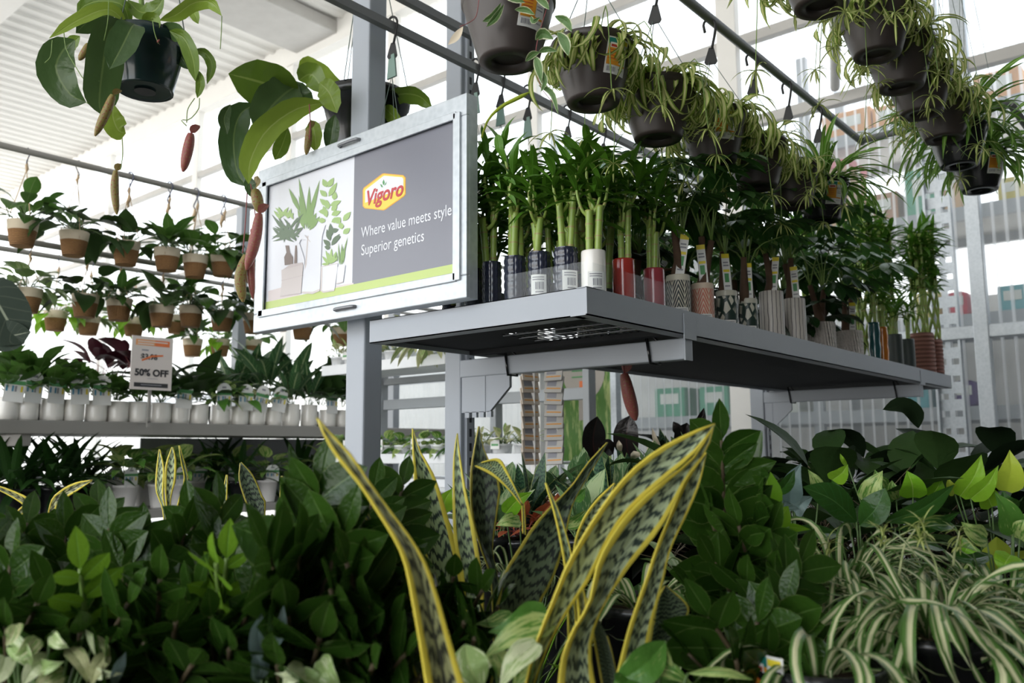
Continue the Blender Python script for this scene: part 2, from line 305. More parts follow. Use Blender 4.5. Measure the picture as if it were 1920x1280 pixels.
    def box(s, a, b, m=0, M=None):
        M = M or Matrix(); q = len(s.v); x0, y0, z0 = a; x1, y1, z1 = b
        s.v.extend(M @ V(c) for c in ((x0, y0, z0), (x1, y0, z0), (x1, y1, z0), (x0, y1, z0), (x0, y0, z1), (x1, y0, z1), (x1, y1, z1), (x0, y1, z1)))
        for f in ((0, 3, 2, 1), (4, 5, 6, 7), (0, 1, 5, 4), (1, 2, 6, 5), (2, 3, 7, 6), (3, 0, 4, 7)):
            s.face([q+i for i in f], [(0, 0), (1, 0), (1, 1), (0, 1)], m, False)
    def poly(s, pts, m=0, thick=None):
        b = len(s.v); n = len(pts); s.v.extend(V(p) for p in pts); s.face(list(range(b, b+n)), None, m, False)
        if thick is not None:
            s.v.extend(V(p)+thick for p in pts); s.face(list(range(b+n, b+2*n))[::-1], None, m, False)
            for i in range(n): j = (i+1) % n; s.face([b+j, b+i, b+n+i, b+n+j], None, m, False)
    def mesh(s, name, mats, off=None):
        me = bpy.data.meshes.new(name); vs_ = [v-off for v in s.v] if off else s.v
        me.from_pydata([tuple(v) for v in vs_], [], s.f)
        ul = me.uv_layers.new(name='UVMap'); fl = [c for f in s.uv for uv in f for c in uv]; ul.data.foreach_set('uv', fl)
        me.polygons.foreach_set('material_index', s.m); me.polygons.foreach_set('use_smooth', s.sm)
        for k in mats: me.materials.append(MT[k])
        me.update(); return me
    def build(s, name, mats, parent=None, world=False, bevel=0., solid=0.):
        o = bpy.data.objects.new(name, s.mesh(name, mats, parent.location if world and parent else None)); COL.objects.link(o)
        if parent: o.parent = parent
        if bevel: b = o.modifiers.new('bevel', 'BEVEL'); b.width = bevel; b.segments = 2; b.limit_method = 'ANGLE'
        if solid: b = o.modifiers.new('thickness', 'SOLIDIFY'); b.thickness = solid; b.offset = 0
        return o
LABELS = {}
def thing(name, label, cat, loc=(0, 0, 0), rz=0., group=None):
    o = bpy.data.objects.new(name, None); COL.objects.link(o); o.location = loc; o.rotation_euler = (0, 0, rz); o.empty_display_size = .05
    return tag(o, label, cat, group)
def tag(o, label, cat, group=None):
    o['label'] = label; o['category'] = cat
    if group: o['group'] = group
    nw = len(label.split())
    if label in LABELS or not 4 <= nw <= 16: print('LABELCHECK', nw, label)
    LABELS[label] = 1
    return o
def inst(name, me, parent, loc=(0, 0, 0), rz=0., sc=1.):
    o = bpy.data.objects.new(name, me); COL.objects.link(o); o.parent = parent; o.location = loc; o.rotation_euler = (0, 0, rz); o.scale = (sc,)*3 if not isinstance(sc, tuple) else sc
    return o
def struct(o): o['kind'] = 'structure'; return o
ORD = ['first', 'second', 'third', 'fourth', 'fifth', 'sixth', 'seventh', 'eighth', 'ninth', 'tenth', 'eleventh', 'twelfth', 'thirteenth', 'fourteenth', 'fifteenth', 'sixteenth', 'seventeenth', 'eighteenth', 'nineteenth', 'twentieth']
_tx = {}
def text(body, size, m, shear=0., bold=0., cx=True):
    k = (body, size, m, shear, bold, cx)
    if k not in _tx:
        c = bpy.data.curves.new('lettering', 'FONT'); c.body = body; c.size = size; c.shear = shear; c.offset = bold; c.align_x = 'CENTER' if cx else 'LEFT'; c.align_y = 'CENTER' if cx else 'BOTTOM_BASELINE'; c.resolution_u = 4
        c.extrude = .0002
        o = bpy.data.objects.new('lettering', c); COL.objects.link(o); bpy.context.view_layer.update()
        me = bpy.data.meshes.new_from_object(o.evaluated_get(bpy.context.evaluated_depsgraph_get())); bpy.data.objects.remove(o); me.materials.clear(); me.materials.append(MT[m]); _tx[k] = me
    return _tx[k]
def rv(a): return R.uniform(-a, a)
def sph(az, el): return V((math.cos(az)*math.cos(el), math.sin(az)*math.cos(el), math.sin(el)))

# px-space leaf: the path is seen from the camera, each point at its own distance
def pxleaf(mb, path, d0, d1, wpx, pr='ovate', m=0, tilt=0., fold=.2, n=12, nx=4, wav=0., ws=None, dm=None):
    k = len(path); pts = []
    for i, (x, y) in enumerate(path):
        t = i/(k-1); d = d0+(d1-d0)*t + (dm*4*t*(1-t) if dm else 0); pts.append(P(x, y, d))
    pts = smooth_path(pts, n); up = []
    for i, p in enumerate(pts):
        t = (pts[min(i+1, n-1)]-pts[max(i-1, 0)]).normalized(); v = (C0-p).normalized(); u = (v-t*v.dot(t))
        u = u.normalized() if u.length > .05 else V((0, 0, 1)); up.append(Matrix.Rotation(tilt, 3, t) @ u)
    dd = (d0+d1)/2; mb.path_leaf(pts, wpx*dd/FPX, pr, up, fold, m, nx, wav)
def pxtube(mb, path, d0, d1, rpx, m=0, n=5, seg=10):
    k = len(path); pts = smooth_path([P(x, y, d0+(d1-d0)*i/(k-1)) for i, (x, y) in enumerate(path)], seg)
    r = rpx if isinstance(rpx, list) else [rpx]*seg
    if len(r) != seg: r = [r[min(int(i/(seg-1)*(len(r)-1)), len(r)-2)]*(1-(i/(seg-1)*(len(r)-1)-min(int(i/(seg-1)*(len(r)-1)), len(r)-2)))+r[min(int(i/(seg-1)*(len(r)-1)), len(r)-2)+1]*(i/(seg-1)*(len(r)-1)-min(int(i/(seg-1)*(len(r)-1)), len(r)-2)) for i in range(seg)]
    mb.tube(pts, [q*(d0+d1)/2/FPX for q in r], n, m)
# ------------------------------------------------------------------ the building
mb = MB(); mb.box((-20, -9, -.1), (2.6, 8.2, 0)); struct(mb.build('floor', ['concrete']))
mb = MB(); rows = [[], []]; ur = [[], []]; x = -20.; k = 0
while x < 2.7:                                             # ribbed steel roof deck, ribs along the beam
    for dx, z in ((0, 6.55), (.13, 6.55), (.15, 6.515), (.20, 6.515), (.22, 6.55)):
        rows[0].append(V((x+dx, -9, z))); rows[1].append(V((x+dx, 6.3, z))); ur[0].append((0, 0)); ur[1].append((0, 1))
    x += .24
mb.grid(rows, ur, 0, False); mb.box((-20, -9, 6.57), (2.7, 6.3, 6.65)); struct(mb.build('ceiling', ['ceil_white']))
mb = MB(); mb.box((-8.75, -9, 6.36), (-7.92, 6.15, 6.52)); struct(mb.build('trim_beam', ['trim_grey'], bevel=.01))
mb = MB(); mb.box((-20, 2.85, 6.38), (-8.75, 3.35, 6.52)); struct(mb.build('trim_purlin', ['ceil_white'], bevel=.01))
mb = MB(); mb.box((-20, 6.08, 6.25), (2.6, 6.3, 6.56)); struct(mb.build('trim_header', ['ceil_white']))
mb = MB(); rows = [[], []]; ur = [[], []]; x = -18.; n = int(20.6/.019)
for i in range(n+1):                                       # corrugated translucent sheet
    xx = -18+i*.019; y = 6.22+.014*math.sin(2*PI*xx/.076)
    rows[0].append(V((xx, y, .0))); rows[1].append(V((xx, y, 6.3))); ur[0].append((i, 0)); ur[1].append((i, 1))
mb.grid(rows, ur); struct(mb.build('wall_back', ['polycarb']))
mb = MB(); mb.box((1.5, -3.2, 0), (1.6, 6.1, 6.45)); struct(mb.build('wall_right_light_block', ['light_block_dark']))  # unseen dark wall, added and sized to hold back light from the right
for i, z in enumerate((2.008, 3.82, 4.52, 5.25)):          # horizontal girts
    mb = MB(); mb.box((-18, 6.11, z), (2.5, 6.19, z+.085)); struct(mb.build('trim_girt', ['galvanized' if i == 0 else 'trim_grey'], bevel=.006))
for x, wd in ((-1.20, .09), (-2.88, .17), (-4.9, .12), (-6.95, .14), (-8.9, .14), (-11.2, .14), (-14, .14)):   # wall posts
    mb = MB(); mb.box((x-wd/2, 6.10, 0), (x+wd/2, 6.185, 6.3)); struct(mb.build('trim_post', ['galvanized' if x > -2 else 'ceil_white'], bevel=.006))
mb = MB()                                                  # slotted strut beside the right post
mb.box((-1.50, 6.12, 0), (-1.485, 6.18, 6.3)); mb.box((-1.345, 6.12, 0), (-1.33, 6.18, 6.3)); z = .05
while z < 6.2:
    mb.box((-1.485, 6.165, z), (-1.345, 6.18, z+.075)); mb.box((-1.432, 6.165, z+.075), (-1.398, 6.18, z+.115)); z += .115
struct(mb.build('trim_strut', ['galvanized']))
mb = MB(); mb.tube([(-2.0, 6.0, 3.9), (-1.35, 4.2, 4.0)], .035, 8); struct(mb.build('trim_brace', ['trim_grey']))
# the shop beyond the sheet
mb = MB(); mb.box((-9.5, 8.1, 0), (2.6, 8.25, 2.6)); struct(mb.build('wall_store', ['store_wall']))
ra = thing('pallet_rack', 'grey steel pallet rack of goods behind the translucent corrugated wall', 'rack', (-2.2, 7.2, 0))
for x in (-5.2, -2.55, -.35, 1.6):
    for y in (6.85, 7.75):
        mb = MB(); mb.box((x-.04, y-.03, 0), (x+.04, y+.03, 4.6)); mb.build('post', ['rack_grey'], ra, True)
for z in (.95, 1.55, 2.22, 3.02, 3.78):
    for y in (6.83, 7.77):
        mb = MB(); mb.box((-5.2, y-.03, z-.05), (1.6, y+.03, z+.05)); mb.build('beam', ['rack_grey'], ra, True)
    mb = MB(); mb.box((-5.2, 6.83, z+.02), (1.6, 7.77, z+.05)); mb.build('deck', ['trim_grey'], ra, True)
goods = [(1572, 330, 470, 68, 'kraft', 'box', 'tall kraft carton with a red lid behind the translucent wall'), (1660, 400, 460, 60, 'brown_box', 'box', 'brown carton seen through the corrugated wall left of the cooler'),
         (1745, 375, 470, 70, 'green_box', 'box', 'green topped carton seen through the corrugated wall'), (1790, 350, 475, 44, 'kraft', 'box', 'tan carton against the perforated wall strut'),
         (1745, 555, 612, 46, 'yellow_box', 'bag', 'yellow bag behind the wall level with the shelf end'), (1798, 562, 612, 44, 'red_box', 'bag', 'red bag beside the yellow bag behind the wall'),
         (1588, 150, 205, 90, 'orange_box', 'box', 'wide orange carton on the high rack level'), (1670, 165, 215, 60, 'orange_box', 'box', 'smaller orange carton behind the spider plant baskets'),
         (1870, 60, 125, 80, 'orange_box', 'box', 'orange carton at the top right of the wall'), (1812, 735, 760, 46, 'purple_box', 'bag', 'purple bag behind the wall near the shelf end'),
         (1725, 740, 800, 44, 'teal_box', 'box', 'teal carton low behind the corrugated wall'), (1480, 760, 810, 50, 'pale_box', 'box', 'pale carton low behind the second bracket'),
         (1262, 745, 800, 64, 'green_box', 'box', 'green and yellow bags low behind the wall between posts'), (1345, 745, 800, 60, 'green_box', 'box', 'second stack of green bags low behind the wall'),
         (1900, 400, 440, 36, 'yellow_box', 'box', 'small yellow carton at the right end of the rack'), (1905, 560, 600, 50, 'teal_box', 'box', 'teal bag at the right end above the steel girt')]
for (px, ya, yb, wp, m, cat, lab) in goods:
    a = PY(px, ya, 7.0); b = PY(px, yb, 7.0); d = depth(b); ww = wp*d/FPX
    ls = [z+.05 for z in (0, .95, 1.55, 2.22, 3.02, 3.78)]; zb = min(ls, key=lambda z: abs(z-b.z)); h = max(a.z-b.z, .2); h = min(h, .55)
    o = thing('cardboard_'+cat if cat == 'box' else 'soil_bag', lab, cat, (b.x, 7.15, zb))
    mb = MB(); mb.box((-ww/2, -.2, 0), (ww/2, .2, h)); mb.build('body', [m], o, bevel=.012 if cat == 'box' else .05)
    mb = MB(); mb.box((-ww*.3, -.206, h*.45), (ww*.3, -.2005, h*.8)); mb.build('label_panel', ['pale_box'], o)
    if 'red lid' in lab: mb = MB(); mb.box((-ww*.52, -.21, h), (ww*.52, .21, h+.06)); mb.build('lid', ['pink_box'], o)

# ------------------------------------------------------------------ the grey display rack in the middle
XA, XB, Y0, Y1, ZB, ZT = -1.975, -1.169, 1.662, 5.11, 1.625, 1.695
ZD = 1.645
rk = thing('display_rack', 'grey steel display rack with a lipped shelf carried on slotted posts', 'rack', (-2.1, 2.15, 0))
def post(x, y, wd, top, slots):
    mb = MB(); mb.box((x-wd, y, .66), (x, y+.076, top)); o = mb.build('post', ['grey_paint'], rk, True, bevel=.006)
    if slots:
        mb = MB(); mb.box((x, y+.02, .66), (x+.012, y+.056, top)); z = .7
        s = mb.build('slotted_channel', ['grey_paint'], o); s.location = (0, 0, 0); s.matrix_basis = Matrix.Translation(-rk.location)
        mb = MB()
        while z < top-.1: mb.box((x+.0121, y+.032, z), (x+.0126, y+.044, z+.028)); z += .05
        s2 = mb.build('slot_row', ['ink'], o); s2.matrix_basis = Matrix.Translation(-rk.location)
    return o
p1 = post(-2.069, 1.72, .09, 3.6, False); post(-2.066, 2.155, .08, 3.6, True); post(-1.995, 4.52, .08, 3.2, True)
mb = MB(); q = PX(706, 43, -2.069); mb.lathe([(0, .012), (.007, .012), (.0105, .008), (.0105, 0)], 6, Matrix.Translation(q) @ Matrix.Rotation(PI/2, 4, 'Y')); o = mb.build('bolt', ['galvanized'], p1); o.matrix_basis = Matrix.Translation(-rk.location)
mb = MB(); th = .004                                      # shelf: folded lips on the two visible sides, deck, return flanges
mb.box((XA, Y0, ZB), (XB-.004, Y0+th, ZT)); mb.box((XA, Y0, ZT-.002), (XB-.02, Y0+.018, ZT)); mb.box((XA, Y0, ZB), (XB-.03, Y0+.05, ZB+.003))
sh = mb.build('shelf', ['grey_paint'], rk, True)
def sub(name, mats, par=sh, **k):
    o = mb.build(name, mats, par, **k); o.matrix_basis = Matrix.Translation(-rk.location); return o
mb = MB(); mb.box((XB-th, Y0-.003, ZB), (XB, Y1, ZT)); mb.box((XB-.05, Y0-.003, ZB), (XB, Y1, ZB+.003)); mb.box((XB-.03, Y0-.003, ZT-.002), (XB, Y0+.06, ZT)); sub('side_lip', ['grey_paint'])
mb = MB(); mb.box((XA, Y0+.01, ZB), (XA+th, Y1, ZT)); mb.box((XA, Y1-th, ZB), (XB, Y1, ZT)); sub('back_lip', ['grey_paint'])
mb = MB(); mb.box((XA, Y0+.004, ZD-.006), (XB-.004, Y0+.20, ZD)); mb.box((XA, Y0+.2, ZD-.006), (-1.62, 2.12, ZD)); mb.box((XA, 2.12, ZD-.006), (XB-.004, Y1-.004, ZD)); mb.box((XA, 2.10, ZB), (XB-.05, 2.14, ZD)); sub('deck', ['deck_shade_black'])  # near-black deck colour carries the shade under the grey shelf
mb = MB(); x = -1.61
while x < XB: mb.tube([(x, Y0+.19, ZD-.004), (x, 2.13, ZD-.004)], .0017, 5, 0, False); x += .026
y = Y0+.22
while y < 2.12: mb.tube([(-1.63, y, ZD-.007), (XB-.005, y, ZD-.007)], .0026, 5, 0, False); y += .075
sub('wire_mesh', ['grey_wire'])
for yb, zt in ((2.151, 1.618), (4.525, 1.618)):
    mb = MB(); mb.box((-2.066, yb, zt-.062), (XB-.012, yb+.038, zt)); ar = mb.build('bracket_arm', ['grey_paint'], rk, True, bevel=.004)
    mb = MB(); g = [(-2.06, yb+.004, zt-.062), (-2.06, yb+.004, zt-.185), (-1.93, yb+.004, zt-.185), (-1.84, yb+.004, zt-.105), (-1.84, yb+.004, zt-.062)]
    mb.poly(g, 0, V((0, .012, 0))); mb.box((-1.951, yb+.002, zt-.185), (-1.948, yb+.0045, zt-.062))
    for i in range(4): mb.box((-2.045+.034*i, yb+.004, zt-.203), (-2.025+.034*i, yb+.016, zt-.183))
    sub('gusset', ['grey_paint'], ar)
    mb = MB(); mb.box((XB-.011, yb-.002, zt-.064), (XB-.006, yb+.040, zt+.002)); sub('end_cap', ['grey_paint'], ar)
    mb = MB(); mb.box((XB-.001, yb-.02, ZB-.012), (XB+.003, yb+.05, ZT-.01)); sub('lip_clip', ['grey_paint'], sh)
    for i, xx in enumerate((-1.84, -1.29)):
        mb = MB(); mb.tube([(xx-.012, yb-.004, zt+.02), (xx-.004, yb-.006, zt-.03), (xx, yb-.004, zt-.066), (xx+.012, yb+.03, zt-.068), (xx, yb+.044, zt), (xx-.01, yb+.02, zt+.024)], .0045, 6, 0); sub('cable_tie', ['black_plastic'], ar)

# ------------------------------------------------------------------ the poster sign on the front post
YS = 1.62
sg = thing('poster_sign', 'galvanized framed poster sign strapped to the front grey post', 'sign', (-2.02, YS, 1.70))
SX0, SX1, SZ0, SZ1 = -2.519, -1.521, 1.703, 2.272
mb = MB(); mb.box((SX0, YS, SZ0), (SX1, YS+.032, SZ1)); mb.build('backing_panel', ['galvanized'], sg, True)
def S(x, y, off=0.): return PY(x, y, YS-off)
fr = .062
mb = MB()
for a, b in (((SX0, SZ0), (SX1, SZ0+fr)), ((SX0, SZ1-fr), (SX1, SZ1)), ((SX0, SZ0+fr), (SX0+.036, SZ1-fr)), ((SX1-.024, SZ0+fr), (SX1, SZ1-fr))):
    mb.box((a[0], YS-.012, a[1]), (b[0], YS+.001, b[1]))
fo = mb.build('frame', ['galvanized'], sg, True, bevel=.003)
mb = MB(); i0 = .018
for a, b in (((SX0+.036, SZ0+.048), (SX1-.036, SZ0+.072)), ((SX0+.036, SZ1-.068), (SX1-.036, SZ1-.046)), ((SX0+.030, SZ0+.05), (SX0+.062, SZ1-.05)), ((SX1-.046, SZ0+.05), (SX1-.020, SZ1-.05))):
    mb.box((a[0], YS-.019, a[1]), (b[0], YS-.012, b[1]))
o = mb.build('retainer_strip', ['galvanized'], fo, bevel=.002); o.matrix_basis = Matrix.Translation(-sg.location)
PX0, PX1, PZ0, PZ1 = SX0+.060, SX1-.042, SZ0+.070, SZ1-.066
mb = MB(); mb.box((PX0, YS-.004, PZ0), (PX1, YS-.001, PZ1)); po = mb.build('poster', ['sign_white'], sg, True)
def psub(name, mats, **k):
    o = mb.build(name, mats, po, **k); o.matrix_basis = Matrix.Translation(-sg.location); return o
XM = S(665, 400).x
mb = MB(); mb.box((XM, YS-.0046, PZ0), (PX1, YS-.004, PZ1)); psub('grey_panel', ['sign_grey'])
zl = S(860, 497).z; mb = MB(); mb.box((PX0, YS-.0052, PZ0), (PX1, YS-.0046, PZ0+.030)); psub('lime_band', ['lime'])
def art(name, m, polys, off):
    global mb
    mb = MB()
    for k_, pl in enumerate(polys): mb.poly([S(x, y, off+k_*.00001) for x, y in pl])
    return psub(name, [m])
def Z8(l, ox=490, oy=320, k=4.571): return [(ox+x/k, oy+y/k) for x, y in l]
def blades(l, wd):
    out = []
    for (x0, y0, x1, y1) in l:
        dx, dy = x1-x0, y1-y0; L = math.hypot(dx, dy); nx, ny = -dy/L*wd, dx/L*wd; mx, my = x0+dx*.45, y0+dy*.45
        out.append(Z8([(x0, y0), (x0+dx*.2+nx*.7, y0+dy*.2+ny*.7), (mx+nx, my+ny), (x0+dx*.75+nx*.6, y0+dy*.75+ny*.6), (x1, y1), (x0+dx*.75-nx*.6, y0+dy*.75-ny*.6), (mx-nx, my-ny), (x0+dx*.2-nx*.7, y0+dy*.2-ny*.7)]))
    return out
art('floor_shade', 'art_pink', [Z8([(60, 1030), (170, 1000), (380, 1080), (640, 1000), (640, 985), (790, 960), (790, 1010), (60, 1160)])], .0048)
ra_ = random.Random(5)
art('long_leaves', 'art_green', blades([(390, 500, 320, 60), (380, 470, 320, 210), (400, 500, 410, 130), (395, 470, 500, 80), (400, 500, 450, 300), (410, 510, 500, 390), (330, 350, 235, 150), (420, 480, 470, 360), (370, 500, 310, 330)], 20), .0053)
art('tree_foliage', 'art_dark', blades([(220+ra_.uniform(-60, 60), 520+ra_.uniform(-40, 50), 220+ra_.uniform(-135, 150), 480+ra_.uniform(-120, 140)) for _ in range(46)], 11), .0055)
art('tree_tips', 'art_light', blades([(200+ra_.uniform(-70, 80), 390+ra_.uniform(-20, 30), 200+ra_.uniform(-95, 110), 350+ra_.uniform(-45, 40)) for _ in range(18)], 12), .0059)
art('tree_trunk', 'art_brown', [Z8([(205, 640), (235, 640), (245, 700), (270, 740), (270, 800), (200, 810), (195, 740), (215, 700)]), Z8([(290, 640), (305, 640), (305, 800), (280, 800)])], .0054)
art('zz_leaves', 'art_light', blades([(560, 140, 525, 70), (570, 140, 620, 60), (560, 220, 500, 165), (575, 220, 648, 100), (570, 300, 500, 240), (590, 300, 684, 255), (620, 250, 635, 180), (560, 350, 490, 350), (600, 380, 680, 345), (550, 430, 480, 420), (600, 440, 680, 400), (570, 330, 560, 250), (600, 340, 650, 300), (560, 400, 530, 300), (640, 450, 680, 410), (700, 430, 765, 350), (690, 500, 675, 440), (700, 540, 760, 490)], 24), .0056)
art('dark_leaves', 'art_dark', blades([(590, 640, 530, 590), (600, 640, 670, 540), (600, 560, 590, 450), (600, 520, 660, 500), (590, 600, 560, 500), (610, 600, 680, 560), (590, 660, 540, 650)], 22), .0057)
art('aloe_leaves', 'art_light', blades([(580, 800, 515, 800), (580, 800, 520, 730), (590, 800, 550, 680), (595, 800, 600, 660), (600, 800, 640, 690), (600, 790, 655, 740), (590, 790, 570, 700)], 13), .0061)
art('reeds', 'art_green', blades([(670, 810, 660, 620), (680, 810, 690, 620), (690, 810, 700, 640), (685, 800, 740, 560), (700, 800, 720, 620), (650, 780, 640, 690)], 7), .0058)
art('stone_pot', 'art_pale', [Z8([(172, 850), (360, 800), (350, 900), (340, 1050), (160, 1080), (175, 950)])], .0062)
art('stone_pot_edge', 'art_shade', [Z8([(172, 938), (355, 893), (355, 899), (172, 945)]), Z8([(160, 1072), (340, 1042), (340, 1050), (160, 1080)]), Z8([(180, 850), (250, 800), (350, 785), (356, 803)])], .0064)
art('jug', 'sign_white', [Z8([(395, 560), (480, 480), (550, 460), (520, 560), (500, 1030), (440, 1056), (345, 1050), (375, 800)]), Z8([(300, 600), (330, 555), (370, 550), (420, 610), (380, 590), (340, 590), (325, 620), (370, 760), (372, 830), (310, 680)])], .0066)
for pl_ in [Z8([(345, 1050), (440, 1056), (500, 1030), (502, 1010), (440, 1036), (350, 1034)]), Z8([(395, 560), (405, 555), (388, 800), (372, 850), (375, 800)]), Z8([(370, 556), (374, 549), (420, 604), (420, 613)])]: art('jug_shade', 'art_pale', [pl_], .0068)
art('white_pots', 'sign_white', [Z8([(510, 820), (655, 790), (650, 860), (625, 1030), (530, 1045), (505, 1030)]), Z8([(655, 825), (720, 805), (700, 955), (640, 970)])], .0065)
art('white_pot_shade', 'art_pale', [Z8([(505, 1030), (530, 1045), (625, 1030), (627, 1015), (530, 1030), (507, 1015)]), Z8([(510, 820), (655, 790), (655, 797), (510, 828)]), Z8([(640, 962), (700, 947), (700, 957), (640, 972)]), Z8([(510, 830), (525, 828), (520, 1035), (505, 1030)])], .0067)
LG = lambda l: [(650+x/8, 260+y/8) for x, y in l]
art('logo_border', 'logo_amber', [LG([(240, 770), (255, 735), (530, 525), (560, 518), (850, 545), (885, 580), (885, 830), (860, 865), (580, 1065), (550, 1075), (270, 1045), (240, 1010)])], .0050)
art('logo_band', 'logo_yellow', [LG([(252, 775), (265, 745), (540, 538), (565, 532), (842, 556), (873, 588), (873, 825), (850, 855), (575, 1052), (548, 1062), (278, 1034), (252, 1000)])], .0054)
art('logo_field', 'sign_white', [LG([(278, 790), (290, 762), (550, 560), (570, 555), (830, 578), (850, 600), (850, 740), (600, 830), (278, 960)])], .0058)
art('logo_leaves', 'tag_green', [LG([(520, 725), (500, 680), (530, 690), (545, 730)]), LG([(545, 690), (537, 650), (555, 608), (572, 655), (562, 690)]), LG([(560, 705), (580, 670), (600, 640), (590, 685)])], .0062)
def stext(body, size, m, c, off, shear=0., bold=0., cx=False, sx=1.):
    p = S(c[0], c[1], off); o = bpy.data.objects.new('lettering', text(body, size, m, shear, bold, cx)); COL.objects.link(o); o.parent = po
    o.matrix_basis = Matrix.Translation(p-sg.location) @ Matrix.Rotation(PI/2, 4, 'X') @ Matrix.Diagonal((sx, 1, 1, 1)); return o
W1 = S(845, 398).x-S(677, 445).x
for body, a, b in (('Where value meets style', (677, 446), (846, 400)), ('Superior genetics', (677, 479), (794, 448))):
    o = stext(body, .047, 'sign_white', a, .0052); w_ = o.dimensions.x or 1; bpy.context.view_layer.update(); o.matrix_basis = o.matrix_basis @ Matrix.Diagonal(((S(*b).x-S(*a).x)/max(o.dimensions.x, .01), 1, 1, 1))
o = stext('Vigoro', .064, 'logo_red', (719, 364), .0063, .25, .0014, True); bpy.context.view_layer.update(); o.matrix_basis = o.matrix_basis @ Matrix.Diagonal(((S(754, 352).x-S(686, 372).x)/max(o.dimensions.x, .01), 1, 1, 1))
for (xa, ya), (xb, yb) in (((637, 275), (676, 262)), ((629, 583), (668, 573))):
    a, b = S(xa, ya, .012), S(xb, yb, .012); a.z = b.z = (a.z+b.z)/2
    mb = MB(); mb.tube(smooth_path([a+V((0, .03, 0)), a+V((.004, -.004, 0)), a+V((.02, -.012, 0)), b+V((-.02, -.012, 0)), b+V((-.004, -.004, 0)), b+V((0, .03, 0))], 16), .0055, 8); mb.build('strap_bolt', ['grey_wire'], sg, True)
# ------------------------------------------------------------------ shared plant pieces
def pot_mesh(r, h, mat_, taper=.72, rim=.012, n=24, inner='dark_inside'):
    mb = MB(); rb = r*taper
    mb.lathe([(rb*.9, .004), (rb, 0), (rb, .006), (r*.97, h-rim*1.3), (r, h-rim*1.3), (r*1.02, h-rim*.6), (r, h), (r*.92, h), (r*.9, h-.02)], n)
    mb.disc(rb*.9, .004, n, 0, flip=True); b = MB(); return mb.mesh('pot', [mat_])
def soil_mesh(r, z):
    mb = MB(); mb.disc(r, z, 18); return mb.mesh('soil', ['soil'])
def crown(mb, p0, n, L, W, el, pr='ovate', droop=.6, pet=(.05, .12), m=(0,), petm=0, spread=.02, fold=.25, az0=None, azr=None, nx=2, ns=6, wav=0.):
    for i in range(n):
        az = (i*2.39996+rv(.4)) if azr is None else az0+rv(azr)
        e = R.uniform(*el); d = sph(az, e); b = p0+V((math.cos(az)*spread*R.random(), math.sin(az)*spread*R.random(), 0))
        pl = R.uniform(*pet)
        if pl > .005:
            e2 = min(1.5, e+.35); d2 = sph(az, e2); q = b+d2*(pl*.6)+d*(pl*.4); mb.tube(smooth_path([b, b+d2*pl*.55, q], 5), [.0022, .0020, .0018, .0016, .0014], 4, petm, False)
        else: q = b
        l = R.uniform(*L); mb.leaf(q, d, V((rv(.25), rv(.25), 1)), l, l*R.uniform(*W), pr, droop*R.uniform(.6, 1.4), ns, fold, R.choice(m), nx, wav)
def price_patch(r_at, z0, z1, az, wd):
    """curved plastic care tag hugging a basket"""
    mb = MB()
    def cell(u0, u1, v0, v1, m, off):
        rows = []; ur = []
        for j in range(3):
            v = v0+(v1-v0)*j/2; z = z0+(z1-z0)*v; r = r_at(z)+off; row = []
            for i in range(4): a = az+wd/r*((u0+(u1-u0)*i/3)-.5); row.append(V((math.cos(a)*r, math.sin(a)*r, z)))
            rows.append(row); ur.append([(0, 0)]*4)
        mb.grid(rows, ur, m)
    cell(0, 1, 0, 1, 0, .0015); cell(.05, .60, .28, .80, 1, .0021); cell(.05, .60, .80, .96, 2, .0021); cell(.62, .95, .84, .95, 3, .0021)
    cell(.12, .52, .70, .84, 0, .0024); cell(.16, .48, .72, .79, 4, .0027); cell(.05, .95, .24, .29, 1, .0022); cell(.64, .92, .46, .49, 5, .0022); cell(.64, .90, .54, .56, 5, .0022)
    for i in range(9): cell(.10+i*.045, .10+i*.045+(.018 if i % 3 else .03), .06, .19, 5, .0022)
    for i in range(4): cell(.62+i*.07, .66+i*.07, .13, .17, 5, .0022)
    for v in (.40, .48, .56, .63): cell(.10, .46, v, v+.018, 4, .0024)
    return mb.mesh('care_tag', ['tag_white', 'tag_orange', 'tag_teal', 'tag_yellow', 'tag_red', 'tag_grey'])

# ------------------------------------------------------------------ pots of lucky bamboo and money trees on the shelf
def stub(mb, b, h, r, seg, lean=V((0, 0, 0))):
    n = seg*6+1; pts = [b+V((0, 0, h*i/(n-1)))+lean*(i/(n-1))**1.5 for i in range(n)]
    rad = [r*(1.10 if i % 6 == 0 and i else .97) for i in range(n)]
    mb.tube(pts, rad, 9, 0, True, [i/6 for i in range(n)])
def shoot(ms, ml, b, az, h):
    d = sph(az, .5); pts = smooth_path([b, b+d*.025+V((0, 0, .012)), b+d*.04+V((0, 0, h*.5)), b+d*.045+V((rv(.01), rv(.01), h))], 9)
    ms.tube(pts, [.0062-.0003*i for i in range(9)], 7, 0, False, [i/3 for i in range(9)])
    for i in range(9):
        t = .5+.5*i/8; k = min(int(t*8), 7); q = pts[k].lerp(pts[k+1], t*8-k); a2 = i*2.4+az; e = .35+.8*(i/8)+rv(.2); l = R.uniform(.10, .155)
        ml.leaf(q, sph(a2, e), V((0, 0, 1)), l, l*R.uniform(.17, .22), 'lance', R.uniform(.7, 1.5), 7, .3)
BV = []
